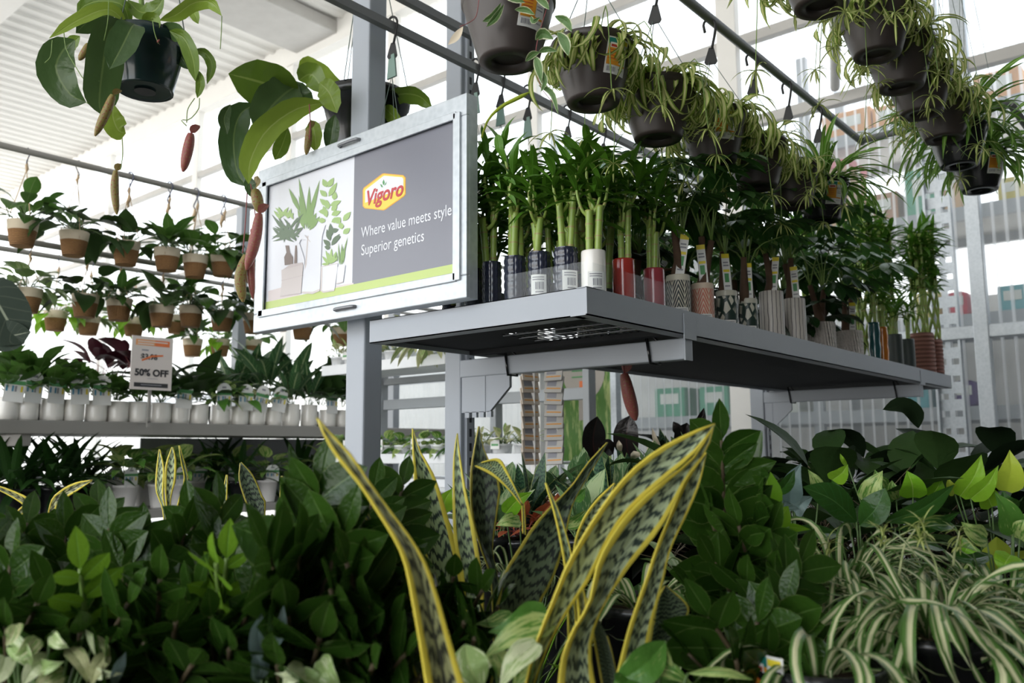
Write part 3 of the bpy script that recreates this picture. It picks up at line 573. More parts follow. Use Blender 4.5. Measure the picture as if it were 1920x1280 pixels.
for k in range(5):
    s_, l_ = MB(), MB()
    for j in range(2+k % 2):
        a = j*2.1+k; b = V((math.cos(a)*.014, math.sin(a)*.014, -.03)); h = R.uniform(.15, .25); stub(s_, b, h, R.uniform(.0095, .0125), 2+int(h*12), V((rv(.012), rv(.012), 0)))
        for c in range(2): shoot(s_, l_, b+V((0, 0, h*R.uniform(.80, .96))), a+c*2.6+rv(.5), R.uniform(.07, .14))
    BV.append((s_.mesh('stalks', ['bamboo_stalk']), l_.mesh('leaves', ['bamboo_leaf'])))
def pot_lathe(r, h, m, shape='cyl'):
    mb = MB()
    if shape == 'cyl': pf = [(r*.9, 0), (r*.97, .004), (r, h*.25), (r, h*.75), (r*.985, h-.004), (r*.96, h), (r*.88, h), (r*.87, h*.75)]
    elif shape == 'wave': pf = [(r*.9, 0)]+[(r*(.95+.06*math.sin(i*2*PI/4.)), h*(i+.5)/12.) for i in range(12)]+[(r*.95, h), (r*.86, h), (r*.85, h*.8)]
    elif shape == 'rib': pf = [(r*.85, 0)]+[(r*(.97 if i % 2 else 1.03), h*(i+.5)/22.) for i in range(22)]+[(r*.95, h), (r*.86, h), (r*.85, h*.8)]
    if m == 'hobnail':                                    # rows of glazed bumps
        rows = []; ur = []
        for i in range(41):
            z = h*i/40; row = []
            for j in range(96):
                b_ = abs(math.sin(i/40*PI*8)*math.sin(j/96*PI*14)) if 1 < i < 39 else 0; rr = r*(.95+.075*b_**.6); row.append(V((math.cos(2*PI*j/96)*rr, math.sin(2*PI*j/96)*rr, z)))
            rows.append(row); ur.append([(j/96, i/40) for j in range(97)])
        mb.grid(rows, ur, 0, True, True); mb.lathe([(r*.95, h), (r*.86, h), (r*.85, h*.75)], 28)
    else: mb.lathe(pf, 28)
    mb.disc(r*.9, .001, 28, flip=True); return mb.mesh('pot', [m])
def sticker(r, z0, z1, az, wd):
    mb = MB()
    def c(u0, u1, v0, v1, m, off):
        row = [[V((math.cos(az+wd/r*(u0+(u1-u0)*i/4-.5))*(r+off), math.sin(az+wd/r*(u0+(u1-u0)*i/4-.5))*(r+off), z0+(z1-z0)*v)) for i in range(5)] for v in (v0, v1)]
        mb.grid(row, [[(0, 0)]*5]*2, m)
    c(0, 1, 0, 1, 0, .0012)
    for i in range(8): c(.3+i*.07, .33+i*.07+(.02 if i % 3 == 0 else 0), .25, .62, 1, .0017)
    for v in (.72, .84): c(.12, .85, v, v+.05, 1, .0017)
    c(.3, .8, .10, .15, 1, .0017)
    return mb.mesh('barcode_sticker', ['tag_white', 'tag_grey'])
def stake(h, wd):
    mb = MB(); mb.box((-wd/2, -.0006, -.03), (wd/2, .0006, h)); mb.box((-wd/2, -.0011, h*.88), (wd/2, -.0007, h), 1); mb.box((-wd*.4, -.0011, h*.50), (wd*.4, -.0007, h*.57), 1)
    mb.box((-wd*.3, -.0011, h*.22), (wd*.25, -.0007, h*.46), 2); mb.box((-wd*.35, -.0011, h*.66), (wd*.35, -.0007, h*.70), 3); mb.box((-wd*.35, -.0011, h*.74), (wd*.30, -.0007, h*.78), 3); mb.box((-wd*.35, -.0011, h*.10), (wd*.3, -.0007, h*.14), 3)
    return mb.mesh('care_stake', ['tag_white', 'tag_yellow', 'tag_green', 'tag_grey'])
STK = stake(.12, .026)
def bamboo_pot(x, y, r, h, m, lab, group=None, sc=1., stick=None, k=0):
    o = thing('lucky_bamboo_pot', lab, 'potted plant', (x, y, ZD), 0, group)
    inst('pot', pot_lathe(r, h, m), o)
    mb = MB(); mb.disc(r*.87, h*.86, 18); mb.build('pebbles', ['soil'], o)
    a, b = BV[k % 5]; rz = R.uniform(0, 6); inst('stalks', a, o, (0, 0, h*.9), rz, sc); inst('leaves', b, o, (0, 0, h*.9), rz, sc)
    if stick is not None: inst('barcode_sticker', sticker(r*1.02, h*.34, h*.64, stick, r*1.35), o)
    return o
toC = lambda x, y: math.atan2(-y, -x)
endp = [(842, 545, 26, 'hobnail', 'dark blue glazed pot half hidden behind the poster sign corner'), (888, 500, 34, 'hobnail', 'dark blue hobnail pot of lucky bamboo beside the right edge of the poster sign'),
        (922, 487, 37, 'hobnail', 'dark blue hobnail bamboo pot, second from the poster sign on the shelf end'), (966, 476, 42, 'hobnail', 'dark blue hobnail bamboo pot, third from the poster sign on the shelf end'),
        (1012, 468, 44, 'hobnail', 'dark blue hobnail bamboo pot with a crooked white price sticker'), (1062, 459, 46, 'hobnail', 'tall dark blue bamboo pot with a wide barcode sticker next to the white pot')]
for k, (px, top, wp, m, lab) in enumerate(endp):
    q = PY(px, 530, 1.735); d = depth(q); r = wp/2*d/FPX; h = max(PY(px, top, 1.735-r).z-ZD, .06)
    o = bamboo_pot(q.x, 1.735, r, h, m, lab, None, R.uniform(.80, .92), toC(q.x, 1.735)+(.35 if k == 5 else -.1) if k in (4, 5) else None, k)
    if q.x < -1.42:                                       # leaves turned away from the sign board
        for c in o.children:
            if c.name.startswith(('leaves', 'stalks')):
                c.data = c.data.copy(); c.rotation_euler[2] = 0; c.scale = (1, 1, 1)
                for v in c.data.vertices: v.co.y = max(v.co.y, -.062+.25*(v.co.y+.062)*0) if v.co.y < -.062 else v.co.y
side = [(1113, 467, 48, 'white_glaze', 'cyl', 'b', 'white glazed bamboo pot standing on the near corner of the shelf'), (1170, 483, 43, 'red_glaze', 'cyl', 'b', 'bright red glazed bamboo pot right of the white corner pot'),
        (1227, 501, 41, 'rose_glaze', 'cyl', 'b', 'dull rose red bamboo pot between the red pot and the herringbone pot'), (1272, 513, 46, 'herring_black', 'cyl', 'm', 'money tree in a black and cream herringbone pot'),
        (1318, 529, 43, 'herring_coral', 'cyl', 'm', 'money tree in a coral and cream herringbone pot'), (1363, 543, 41, 'leaf_print', 'cyl', 'm', 'money tree in a dark leaf print pot next to the coral pot'),
        (1403, 558, 37, 'leaf_print', 'cyl', 'm', 'money tree in a leaf print pot next to the striped pots'), (1447, 543, 46, 'stripe_pot', 'cyl', 'm', 'money tree in the nearer tall white pot with thin dark stripes'),
        (1490, 557, 42, 'stripe_pot', 'cyl', 'm', 'money tree in the farther white pot with thin dark stripes'), (1541, 601, 54, 'diag_pot', 'cyl', 'm', 'money tree in the nearer cream pot with slanting ribs'),
        (1594, 617, 50, 'diag_pot', 'cyl', 'm', 'money tree in the farther cream pot with slanting ribs'), (1640, 603, 22, 'teal_glaze', 'wave', 'b', 'small wavy teal glazed pot on the far half of the shelf'),
        (1656, 612, 20, 'orange_glaze', 'wave', 'b', 'small wavy orange glazed pot beside the teal pot'), (1680, 625, 26, 'slate', 'cyl', 'b', 'dark slate pot just past the orange pot'),
        (1703, 634, 26, 'slate', 'cyl', 'b', 'dark slate pot in front of the ribbed terracotta pot'), (1729, 621, 46, 'ribbed', 'rib', 't', 'tall braided bamboo in the nearer ribbed terracotta pot'),
        (1750, 634, 36, 'ribbed', 'rib', 't', 'braided bamboo in the last ribbed terracotta pot at the shelf end')]
# money trees
MV = []
def palm_leaf(ml, q, az, e, L):
    d = sph(az, e); n_ = 5+R.randint(0, 2); sidev = d.cross(V((0, 0, 1))).normalized()
    for j in range(n_):
        a = (j-(n_-1)/2)*.52; dd = (d*math.cos(a)+sidev*math.sin(a)+V((0, 0, -.15))).normalized(); l = L*(1-.1*abs(j-(n_-1)/2))
        ml.leaf(q, dd, V((0, 0, 1)), l, l*.34, 'obl', .7, 6, .2)
for k in range(4):
    s_, l_, t_ = MB(), MB(), MB()
    for j in range(2):
        h = R.uniform(.10, .15); lean = V((rv(.03), rv(.03), 0)); pts = [V((j*.022-.011, 0, -.02))+lean*(i/7)+V((0, 0, (h+.02)*i/7)) for i in range(8)]
        t_.tube(pts, [.016, .0165, .0155, .0135, .0115, .010, .009, .0085], 8)
        for c in range(6):
            az = c*1.1+j*.6+rv(.4); e = R.uniform(.35, 1.3); L = R.uniform(.08, .22); q = pts[-1]+sph(az, e)*L+V((0, 0, .03)); s_.tube(smooth_path([pts[-1], pts[-1]+V((0, 0, .05))+sph(az, e)*L*.3, q], 6), [.0028, .0026, .0023, .002, .0018, .0016], 5)
            palm_leaf(l_, q, az, e*.4-.1, R.uniform(.09, .135))
    dk = MB()
    for c in range(9): palm_leaf(dk, V((0, 0, R.uniform(.0, .16)))+sph(c*2.4, .3)*R.uniform(.03, .10), c*2.4, R.uniform(-.5, .4), R.uniform(.09, .14))
    MV.append((t_.mesh('trunk', ['bark']), s_.mesh('stems', ['stalk']), l_.mesh('leaves', ['money']), dk.mesh('lower_leaves', ['money_dark'])))
def money_pot(x, y, r, h, m, lab, group=None, sc=1., k=0, stick=None, stk=True, shape='cyl'):
    o = thing('money_tree_pot', lab, 'potted plant', (x, y, ZD), 0, group); inst('pot', pot_lathe(r, h, m, shape), o)
    mb = MB(); mb.disc(r*.87, h*.94, 18); mb.build('bark_mulch', ['bark_pale'], o); a, b, c, lo_ = MV[k % 4]; rz = R.uniform(0, 6)
    if not stk: inst('lower_leaves', lo_, o, (0, 0, h*.9), rz, sc)
    inst('trunk', a, o, (0, 0, h*.9), rz, sc); inst('stems', b, o, (0, 0, h*.9), rz, sc); inst('leaves', c, o, (0, 0, h*.9), rz, sc)
    if stk:
        s_ = inst('care_stake', STK, o, (r*.45, -r*.5, h), toC(x, y)+PI/2+rv(.7)); s_.rotation_euler[1] = rv(.18)
    if stick is not None: inst('barcode_sticker', sticker(r, h*.16, h*.40, stick, r*1.2), o)
    return o
# braided bamboo towers
def tower(h, r, nst, lead):
    s_, l_ = MB(), MB()
    for i in range(nst):
        a0 = i*2*PI/nst; sgn = 1 if i % 2 else -1; pts = []
        for j in range(25):
            t = j/24; z = t*h; tw = min(t/.5, 1); rr = r*(1 if t < .5 else .8+.2*math.sin(t*9+i)); pts.append(V((math.cos(a0+sgn*tw*2.2)*rr, math.sin(a0+sgn*tw*2.2)*rr, z)))
        s_.tube(pts, .0065, 6, 0, True, [j*.5 for j in range(25)])
        for c in range(13):
            l = R.uniform(.10, .17); l_.leaf(pts[-1-c], sph(a0+rv(1.2), R.uniform(.0, 1.2)), V((0, 0, 1)), l, l*.17, 'lance', R.uniform(.4, 1.3), 6, .3)
        for c in range(4):
            l = R.uniform(.09, .13); l_.leaf(pts[12+c*3], sph(a0+rv(.8), R.uniform(.2, 1.)), V((0, 0, 1)), l, l*.18, 'lance', .6, 5, .3)
    return s_.mesh('braided_stalks', ['bamboo_stalk']), l_.mesh('leaves', ['bamboo_leaf'])
TW = [tower(.66, .042, 14, 0), tower(.60, .036, 12, 0)]
for k, (px, top, wp, m, shp, kind, lab) in enumerate(side):
    q = PX(px, top+40, -1.20); d = depth(q); r = wp/2*d/FPX; x = -1.185-r; y = PX(px, top+40, x).y; h = max(PX(px, top, x+r*.5).z-ZD, .05)
    st = toC(x, y)
    if kind == 'b':
        o = bamboo_pot(x, y, r, h, m, lab, None, .86 if k < 3 else .7, st+.2 if k == 0 else None, k+1)
        if shp == 'wave':
            for c in o.children:
                if c.name.startswith('pot'): c.data = pot_lathe(r, h, m, 'wave')
    elif kind == 'm': money_pot(x, y, r, h, m, lab, None, R.uniform(1.05, 1.2)*(1.12 if k > 6 else 1), k, st+.25 if k < 7 else None, k != 9)
    else:
        o = thing('braided_bamboo_pot', lab, 'potted plant', (x, y, ZD)); inst('pot', pot_lathe(r, h, m, 'rib'), o); a, b = TW[k % 2]; inst('braided_stalks', a, o, (0, 0, h*.8)); inst('leaves', b, o, (0, 0, h*.8))
# rows behind
inner = [(-1.32, 1.88, 'b', 'sage_glaze', 'sage green bamboo pot peeping out behind the red pot'), (-1.30, 1.80, 'b', 'teal_glaze', 'teal bamboo pot tucked behind the white corner pot'),
         (-1.42, 1.86, 'b', 'slate', 'bamboo pot in the second row behind the dark blue pots, nearest the corner'), (-1.53, 1.85, 'b', 'slate', 'bamboo pot in the second row behind the dark blue pots, middle one'),
         (-1.64, 1.85, 'b', 'slate', 'bamboo pot in the second row behind the dark blue pots, nearest the sign'), (-1.36, 2.02, 'b', 'slate', 'bamboo in the third row behind the rose red pot'),
         (-1.50, 2.02, 'b', 'slate', 'bamboo in the third row in the middle of the shelf'), (-1.66, 2.03, 'b', 'slate', 'bamboo in the third row close to the back post'),
         (-1.42, 2.28, 'm', 'diag_pot', 'money tree behind the herringbone pots'), (-1.60, 2.30, 'm', 'diag_pot', 'money tree at the back of the shelf beside the slotted post'), (-1.45, 2.60, 'm', 'diag_pot', 'tall money tree behind the leaf print pots'),
         (-1.70, 2.75, 'm', 'diag_pot', 'money tree deep in the shelf behind the leaf print pots'), (-1.42, 3.00, 'm', 'diag_pot', 'money tree behind the two striped pots'), (-1.66, 3.25, 'm', 'diag_pot', 'dark money tree deep in the shelf behind the striped pots'),
         (-1.42, 3.45, 'm', 'diag_pot', 'leafy money tree behind the nearer slant ribbed pot'), (-1.40, 3.80, 'm', 'wave_pot', 'money tree in a white wavy pot behind the farther slant ribbed pot'), (-1.62, 3.9, 'm', 'diag_pot', 'money tree near the far back of the shelf')]
for k, (x, y, kind, m, lab) in enumerate(inner):
    if kind == 'b': bamboo_pot(x, y, .034, .115, m, lab, 'bamboo behind the front pots', R.uniform(.85, 1.0), None, k)
    else: money_pot(x, y, .05, .13 if 'wavy' not in lab else .17, m, lab, 'money trees at the back of the shelf', R.uniform(1.1, 1.4), k, None, False, 'wave' if 'wavy' in lab else 'cyl')
for k, (x, y, h) in enumerate(((-1.36, 4.35, .72), (-1.50, 4.6, .75), (-1.34, 4.62, .70), (-1.62, 4.3, .74))):
    o = thing('braided_bamboo_pot', ['braided bamboo tower behind the orange pot', 'tallest braided bamboo tower at the back of the far shelf end', 'braided bamboo tower behind the slate pots', 'braided bamboo tower deepest in the far end of the shelf'][k], 'potted plant', (x, y, ZD)); inst('pot', pot_lathe(.052, .10, 'slate'), o); a, b = TW[k % 2]; s = h/.62; inst('braided_stalks', a, o, (0, 0, .08), k, (1, 1, s)); inst('leaves', b, o, (0, 0, .08+.63*(s-1)), k)
# clear tray around the corner pots
mb = MB(); zt = PY(1000, 508, 1.70).z
mb.box((-1.62, 1.692, ZD), (-1.19, 1.6935, zt)); mb.box((-1.1795, 1.70, ZD), (-1.178, 2.10, zt-.005))
tag(mb.build('clear_tray', ['clear_plastic']), 'clear plastic tray around the bamboo pots on the shelf corner', 'tray')
sd = thing('stray_trunk', 'cut brown money tree trunk with a bent top behind the coral pot', 'trunk', (-1.36, 2.42, ZD)); mb = MB(); mb.tube(smooth_path([V((0, 0, 0)), V((.005, 0, .12)), V((.0, .01, .225))], 8), .017, 8); mb.build('stem', ['bark'], sd)
mb = MB(); mb.tube(smooth_path([V((-.03, -.045, .19)), V((-.015, -.02, .225)), V((.02, .04, .235))], 8), .018, 8); mb.build('crook', ['bark_pale'], sd)

# ------------------------------------------------------------------ hanging baskets on the right
def basket_profile(r, h, rb): return [(rb*.55, .012), (rb*.6, 0), (rb*.96, 0), (rb, .006), (rb+(r-rb)*.35, h*.32), (rb+(r-rb)*.72, h*.66), (r*.965, h-.022), (r*.97, h-.02), (r*1.01, h-.018), (r*1.01, h-.002), (r, h), (r*.93, h), (r*.9, h-.03)]
def hbasket(m, r=.10, h=.145, rb=.064):
    mb = MB(); mb.lathe(basket_profile(r, h, rb), 32); mb.disc(rb*.56, .012, 32, 0, flip=True); return mb.mesh('basket', [m])
def r_at_(r=.10, h=.145, rb=.064): return lambda z: (lambda t: rb+(r-rb)*(t*1.06 if t < .9 else .965))(z/h)
HB = {m: hbasket(m) for m in ('brown_plastic', 'black_plastic')}
TAGM = price_patch(r_at_(), .045, .125, 0., .062)
def spider_leaves(n, L, W, m, curl, el=(.1, 1.3), r0=.05, z0=.13):
    mb = MB()
    for i in range(n):
        az = R.uniform(0, 2*PI); e = R.uniform(*el); b = V((math.cos(az)*r0*R.random(), math.sin(az)*r0*R.random(), z0)); d = sph(az, e); l = R.uniform(*L); w_ = R.uniform(*W); ns = 12; pts = [b]; p = b.copy(); tw = rv(1.)
        c = R.uniform(*curl)
        for j in range(ns):
            ax = V((-math.sin(az+tw*j/ns), math.cos(az+tw*j/ns), 0)); d = Matrix.Rotation(c/ns, 3, ax) @ d; p = p+d*(l/ns); pts.append(p)
        mb.path_leaf(pts, w_, 'strap', V((0, 0, 1)) if e < 1.2 else V((math.cos(az), math.sin(az), .2)), .3, m, 2)
    return mb
SPV = [spider_leaves(170, (.10, .21), (.011, .017), 0, (2.6, 6.0), (.45, 1.5), .08).mesh('foliage', ['spider_hang']), spider_leaves(160, (.12, .26), (.012, .018), 0, (2.2, 5.0), (.5, 1.5), .075).mesh('foliage', ['spider_hang']),
       spider_leaves(160, (.10, .24), (.010, .015), 0, (2.4, 6.5), (.4, 1.5), .08).mesh('foliage', ['spider_hang']), spider_leaves(100, (.20, .34), (.014, .020), 0, (1.2, 2.6), (.25, 1.4), .06).mesh('foliage', ['spider_green'])]
def plantlets():
    mb = MB()
    for c in range(4):
        az = R.uniform(0, 6.28); st = V((math.cos(az)*.07, math.sin(az)*.07, .13)); e = st+sph(az, -.2)*.10+V((0, 0, -R.uniform(.10, .24))); mb.tube(smooth_path([st, st+sph(az, .5)*.08, e], 8), .0014, 4, 1, False)
        for i in range(9): mb.leaf(e, sph(i*.7+rv(.3), R.uniform(-.6, .9)), V((0, 0, 1)), R.uniform(.04, .08), .006, 'strap', 1.5, 5, .3)
    return mb.mesh('trailing_foliage', ['spider_hang', 'stalk'])
PLV = [plantlets() for _ in range(3)]
def hook_mesh():
    mb = MB(); mb.tube(smooth_path([V((-.014, 0, -.02)), V((-.017, 0, .008)), V((0, 0, .022)), V((.017, 0, .006)), V((.014, 0, -.03)), V((.004, 0, -.075))], 14), .0042, 6)
    g = [(-.004, -.07), (.010, -.07), (.019, -.115), (.014, -.123), (-.014, -.123), (-.019, -.115)]; mb.poly([V((x, -.002, z)) for x, z in g], 0, V((0, .004, 0))); return mb.mesh('hook', ['dark_inside'])
HK = hook_mesh()
def hang(o, drop, wm='wire', r=.098, zr=.145, top=None):
    """three wires from the pot rim to the hook that rides the rail; o at the pot base"""
    mb = MB()
    for k in range(3): a = k*2.094+.4; mb.tube([V((math.cos(a)*r, math.sin(a)*r, zr)), V((math.cos(a)*.008, math.sin(a)*.008, drop-.12))], .0012, 4, 0, False)
    mb.build('hanging_wires', [wm], o); inst('hook', HK, o, (0, 0, drop), R.choice((.2, -.15, .4)))
def spider_basket(p, lab, zr, k, m='brown_plastic', fol=None, tag_az=None, group='hanging baskets on the right'):
    o = thing('hanging_basket', lab, 'hanging basket', (p.x, p.y, p.z), 0, group); inst('basket', HB[m], o)
    mb = MB(); mb.disc(.09, .12, 20); mb.build('soil', ['soil'], o)
    if fol is not None: inst('foliage', SPV[fol], o, (0, 0, 0), R.uniform(0, 6))
    if fol is not None and fol < 3: inst('trailing_foliage', PLV[k % 3], o, (0, 0, 0), R.uniform(0, 6))
    if tag_az is not None:
        t = inst('care_tag', TAGM, o, (0, 0, 0), toC(p.x, p.y)+tag_az); az = 0.
        t2 = bpy.data.objects.new('lettering', text('$13.98', .0095, 'ink')); COL.objects.link(t2); t2.parent = t; rr = r_at_()(.098)+.003; a = .0178/rr
        t2.matrix_basis = Matrix.Translation(V((math.cos(a)*rr, math.sin(a)*rr, .0985))) @ Matrix.Rotation(a+PI/2, 4, 'Z') @ Matrix.Rotation(PI/2+.25, 4, 'X')
    hang(o, zr-p.z-.0); return o
XR1, ZR = -1.10, 2.588
row1 = [(954, 118, None, .62, 'brown basket of trailing variegated hoya hanging nearest the grey posts'), (1112, 195, 0, .72, 'brown spider plant basket with an orange care tag, next after the hoya basket'),
        (1234, 262, 1, None, 'brown basket of long arching spider leaves without a tag over the bamboo'), (1340, 305, 1, .42, 'brown spider plant basket with a square price tag facing the aisle'),
        (1420, 352, 2, None, 'brown spider plant basket half hidden by money tree leaves'), (1486, 388, 0, None, 'small looking brown basket sixth along the hanging row'), (1543, 415, 3, .55, 'black basket of bright green spider plant at the end of the row over the shelf')]
for k, (px, py, fol, ta, lab) in enumerate(row1):
    q = PX(px, py, XR1); spider_basket(q, lab, ZR-.024, k, 'black_plastic' if k == 6 else 'brown_plastic', fol, ta, 'hanging baskets over the shelf')
mb = MB(); mb.tube([(XR1, .3, ZR), (XR1, 3.6, ZR)], .0145, 10); mb.tube([(XR1, 3.58, ZR), (XR1+.55, 3.60, ZR+.02)], .0145, 10); mb.tube([(XR1+.55, 3.60, ZR+.02), (XR1+.58, 6.05, ZR+.02)], .0145, 10); tag(mb.build('hanging_rail', ['grey_dark']), 'dark steel rail carrying the spider plant baskets over the shelf', 'rail')
XR2 = -.667
row2 = [(1540, 15, 1, None, 'brown basket at the top edge, first of the upper right row'), (1645, 105, 0, None, 'brown basket of dense spider foliage, second of the upper right row'), (1690, 165, 2, None, 'brown basket with many dangling plantlets, third of the upper right row'),
        (1728, 215, 0, None, 'brown basket fourth along the upper right row'), (1770, 262, 2, None, 'brown basket just above the two black baskets'), (1800, 312, 3, None, 'black glossy basket between the brown basket and the lowest black basket'), (1838, 358, 3, .75, 'lowest black basket with a care tag at the end of the upper right row')]
for k, (px, py, fol, ta, lab) in enumerate(row2):
    q = PX(px, py, XR2); spider_basket(q, lab, 3.376, k+2, 'black_plastic' if k > 4 else 'brown_plastic', fol, ta, 'hanging baskets in the upper right row')
mb = MB(); mb.tube([(XR2, .3, 3.4), (XR2, 4.1, 3.4)], .0145, 10); tag(mb.build('hanging_rail', ['grey_dark']), 'high steel rail above the upper right row of baskets', 'rail')
for z, lab in ((2.806, 'upper of the two bare steel rails crossing behind the posts'), (2.685, 'lower of the two bare steel rails crossing behind the posts')):
    mb = MB(); mb.box((-2.012, -.5, z-.014), (-1.988, 6.05, z+.014)); tag(mb.build('steel_rail', ['grey_dark']), lab, 'rail')
for k, px in enumerate((735, 893, 935, 990, 1065, 1130)):
    # empty hooks with green clips hanging from the lower bare rail
    y = 1.6; 
    best = min((abs((C0-V((-2.0, yy/100, 2.685))).length*0 + (960+FPX*((V((-2.0, yy/100, 2.685))-C0).dot(_r))/depth((-2.0, yy/100, 2.685)))-px), yy/100) for yy in range(120, 520, 2))[1]
    o = thing('empty_hanger', ORD[k]+' empty green clip hanger from the main post along the bare rail', 'hanger', (-2.0, best, 2.70), 0, 'empty hangers on the bare rails'); inst('hook', HK, o, (0, 0, 0), .3)
    mb = MB(); mb.poly([V((-.012, -.003, -.11)), V((.012, -.003, -.11)), V((.022, -.003, -.19)), V((-.022, -.003, -.19))], 0, V((0, .006, 0))); mb.build('clip', ['sage_glaze'], o)
    mb = MB()
    for j in range(3): mb.tube([V((0, 0, -.18)), V((.05*math.cos(j*2.1), .05*math.sin(j*2.1), -.42))], .001, 4, 0, False)
    mb.build('hanging_wires', ['wire'], o)
# hoya vines of the first basket
hb = [o for o in bpy.data.objects if o.get('label', '').startswith('brown basket of trailing variegated hoya')][0]; d1 = depth(hb.location)
mb = MB()
for pth, w_ in (([(905, 40), (925, 30), (940, 5)], 16), ([(912, 50), (930, 32), (945, 8)], 14), ([(965, 18), (985, 18), (1003, 28)], 13), ([(995, 30), (1000, 40), (1013, 32)], 10), ([(1004, 75), (1018, 62), (1038, 74)], 22), ([(985, 115), (998, 102), (1012, 98)], 14),
                ([(1010, 98), (1025, 92), (1046, 96)], 13), ([(1003, 105), (1010, 125), (1015, 155)], 18), ([(1006, 120), (1022, 150), (1014, 172)], 12), ([(1040, 30), (1062, 40), (1072, 60)], 18), ([(1045, 60), (1060, 80), (1066, 105)], 22), ([(930, -20), (960, -5), (985, 5)], 16), ([(1000, -8), (1020, 5), (1030, 18)], 14),
                ([(1010, 160), (1035, 175), (1047, 215)], 12)): pxleaf(mb, pth, d1-.10, d1-.11, w_, 'ovate', 0, .3, n=8, nx=4)
mb.build('foliage', ['hoya'], hb, True)
mb = MB(); pxtube(mb, [(1030, 0), (1012, 60), (1005, 100), (1012, 160), (1045, 200)], d1-.1, d1-.1, .8); pxtube(mb, [(898, 0), (893, 30), (880, 42), (862, 50)], d1-.1, d1-.1, .8); mb.build('vines', ['petiole_red'], hb, True)
mb = MB(); pxleaf(mb, [(868, 50), (855, 70), (840, 84)], d1-.1, d1-.1, 15, 'ovate', 0, .4); mb.build('dry_leaf', ['bark_pale'], hb, True) if False else mb.build('dry_leaf', ['cream'], hb, True)
# extra trailing leaves in front of the bamboo tops
tr = thing('trailing_runner', 'pale dying runner arching across the bright wall above the bamboo', 'plant runner', P(905, 260, 2.35)); mb = MB(); pxtube(mb, [(903, 258), (915, 225), (940, 200), (975, 182), (995, 172)], 2.35, 2.4, [2.2, 2.2, 3.5, 4.5, 1.]); mb.build('stem', ['pothos_lime'], tr, True)
# ------------------------------------------------------------------ pitcher plants hanging on the left
def pitcher(mb, path, d, wpx, m=0, ml=0):
    pts = smooth_path([P(x, y, d) for x, y in path], 12); r = wpx/2*d/FPX; sh = [.55, .75, .86, .92, .97, 1., 1., .98, .93, .82, .62, .2]
    mb.tube(pts, [r*s for s in sh], 9, m, False); t = (pts[0]-pts[1]).normalized(); mb.leaf(pts[0], (t+V((.3, .2, 0))).normalized(), V((.4, .3, 1)), r*2.4, r*1.8, 'oval', 1.0, 5, .2, ml)
def neppot(px, py, d, r, h, lab, m, zr):
    q = P(px, py, d); o = thing('pitcher_plant_basket', lab, 'hanging plant', q)
    inst('basket', pot_mesh(r, h, m, .74, .03), o); mb = MB(); rb = r*.74; mb.disc(rb*.38, -.0008, 20, flip=True); mb.build('drain_recess', ['dark_inside'], o); inst('soil', soil_mesh(r*.9, h-.03), o)
    mb = MB()
    for k in range(3): a = k*2.094+.9; mb.tube([V((math.cos(a)*r, math.sin(a)*r, h)), V((0, 0, zr))], .0018, 4, 0, False)
    mb.tube(smooth_path([V((0, 0, zr)), V((.02, 0, zr+.04)), V((0, 0, zr+.07)), V((-.02, 0, zr+.05))], 8), .004, 6); mb.build('hanging_wires', ['wire'], o); return o
D = 2.42
n1 = neppot(272, 172, D, .103, .165, 'glossy dark green hanging pot of pitcher plant with broad leaves, nearest the ceiling beam', 'green_black', .72)
LV = [([(245, 60), (232, 12), (190, 2), (160, 10), (144, 24)], 24, 0, .5, 2.38, 2.35), ([(240, 50), (205, 18), (150, 36), (92, 72)], 24, 2, .6, 2.36, 2.25), ([(232, 40), (205, 60), (192, 130), (186, 190), (190, 215)], 56, 1, -.3, 2.34, 2.28), ([(252, 45), (245, 55), (225, 95), (205, 130)], 46, 1, .4, 2.30, 2.24),
      ([(140, 75), (118, 95), (105, 130), (130, 175), (162, 192)], 54, 1, .2, 2.36, 2.40), ([(215, 35), (190, 30), (165, 40), (142, 62)], 40, 1, -.5, 2.40, 2.36), ([(300, 38), (330, 28), (362, 6), (395, 4), (416, 30)], 25, 2, .5, 2.36, 2.28), ([(318, 58), (345, 72), (362, 112), (366, 152)], 25, 0, .4, 2.34, 2.28), ([(362, 95), (385, 100), (398, 125), (388, 158)], 17, 0, .5, 2.36, 2.34),
      ([(368, 130), (376, 155), (370, 184)], 14, 0, .2, 2.3, 2.28), ([(240, 0), (262, 22), (290, 20), (308, -6)], 30, 0, -.6, 2.40, 2.36), ([(270, 50), (285, 38), (297, 58)], 26, 2, .2, 2.38, 2.36), ([(213, 196), (212, 220), (222, 244), (236, 250)], 34, 2, .2, 2.30, 2.33), ([(190, 140), (184, 175), (188, 208)], 30, 1, .3, 2.42, 2.42), ([(150, 68), (135, 82), (128, 95)], 20, 0, .4, 2.40, 2.42),
      ([(345, 25), (362, 22), (372, 45)], 18, 2, .4, 2.4, 2.38), ([(300, 55), (330, 60), (350, 75)], 28, 1, .3, 2.40, 2.34), ([(335, 100), (345, 115), (352, 130)], 18, 1, .1, 2.44, 2.44)]
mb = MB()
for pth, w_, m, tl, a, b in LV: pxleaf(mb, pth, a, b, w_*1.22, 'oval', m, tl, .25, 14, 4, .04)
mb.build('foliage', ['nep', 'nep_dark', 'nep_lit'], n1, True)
mb = MB(); pxtube(mb, [(268, 70), (268, 40), (265, 0)], D, D, [7, 6, 5])
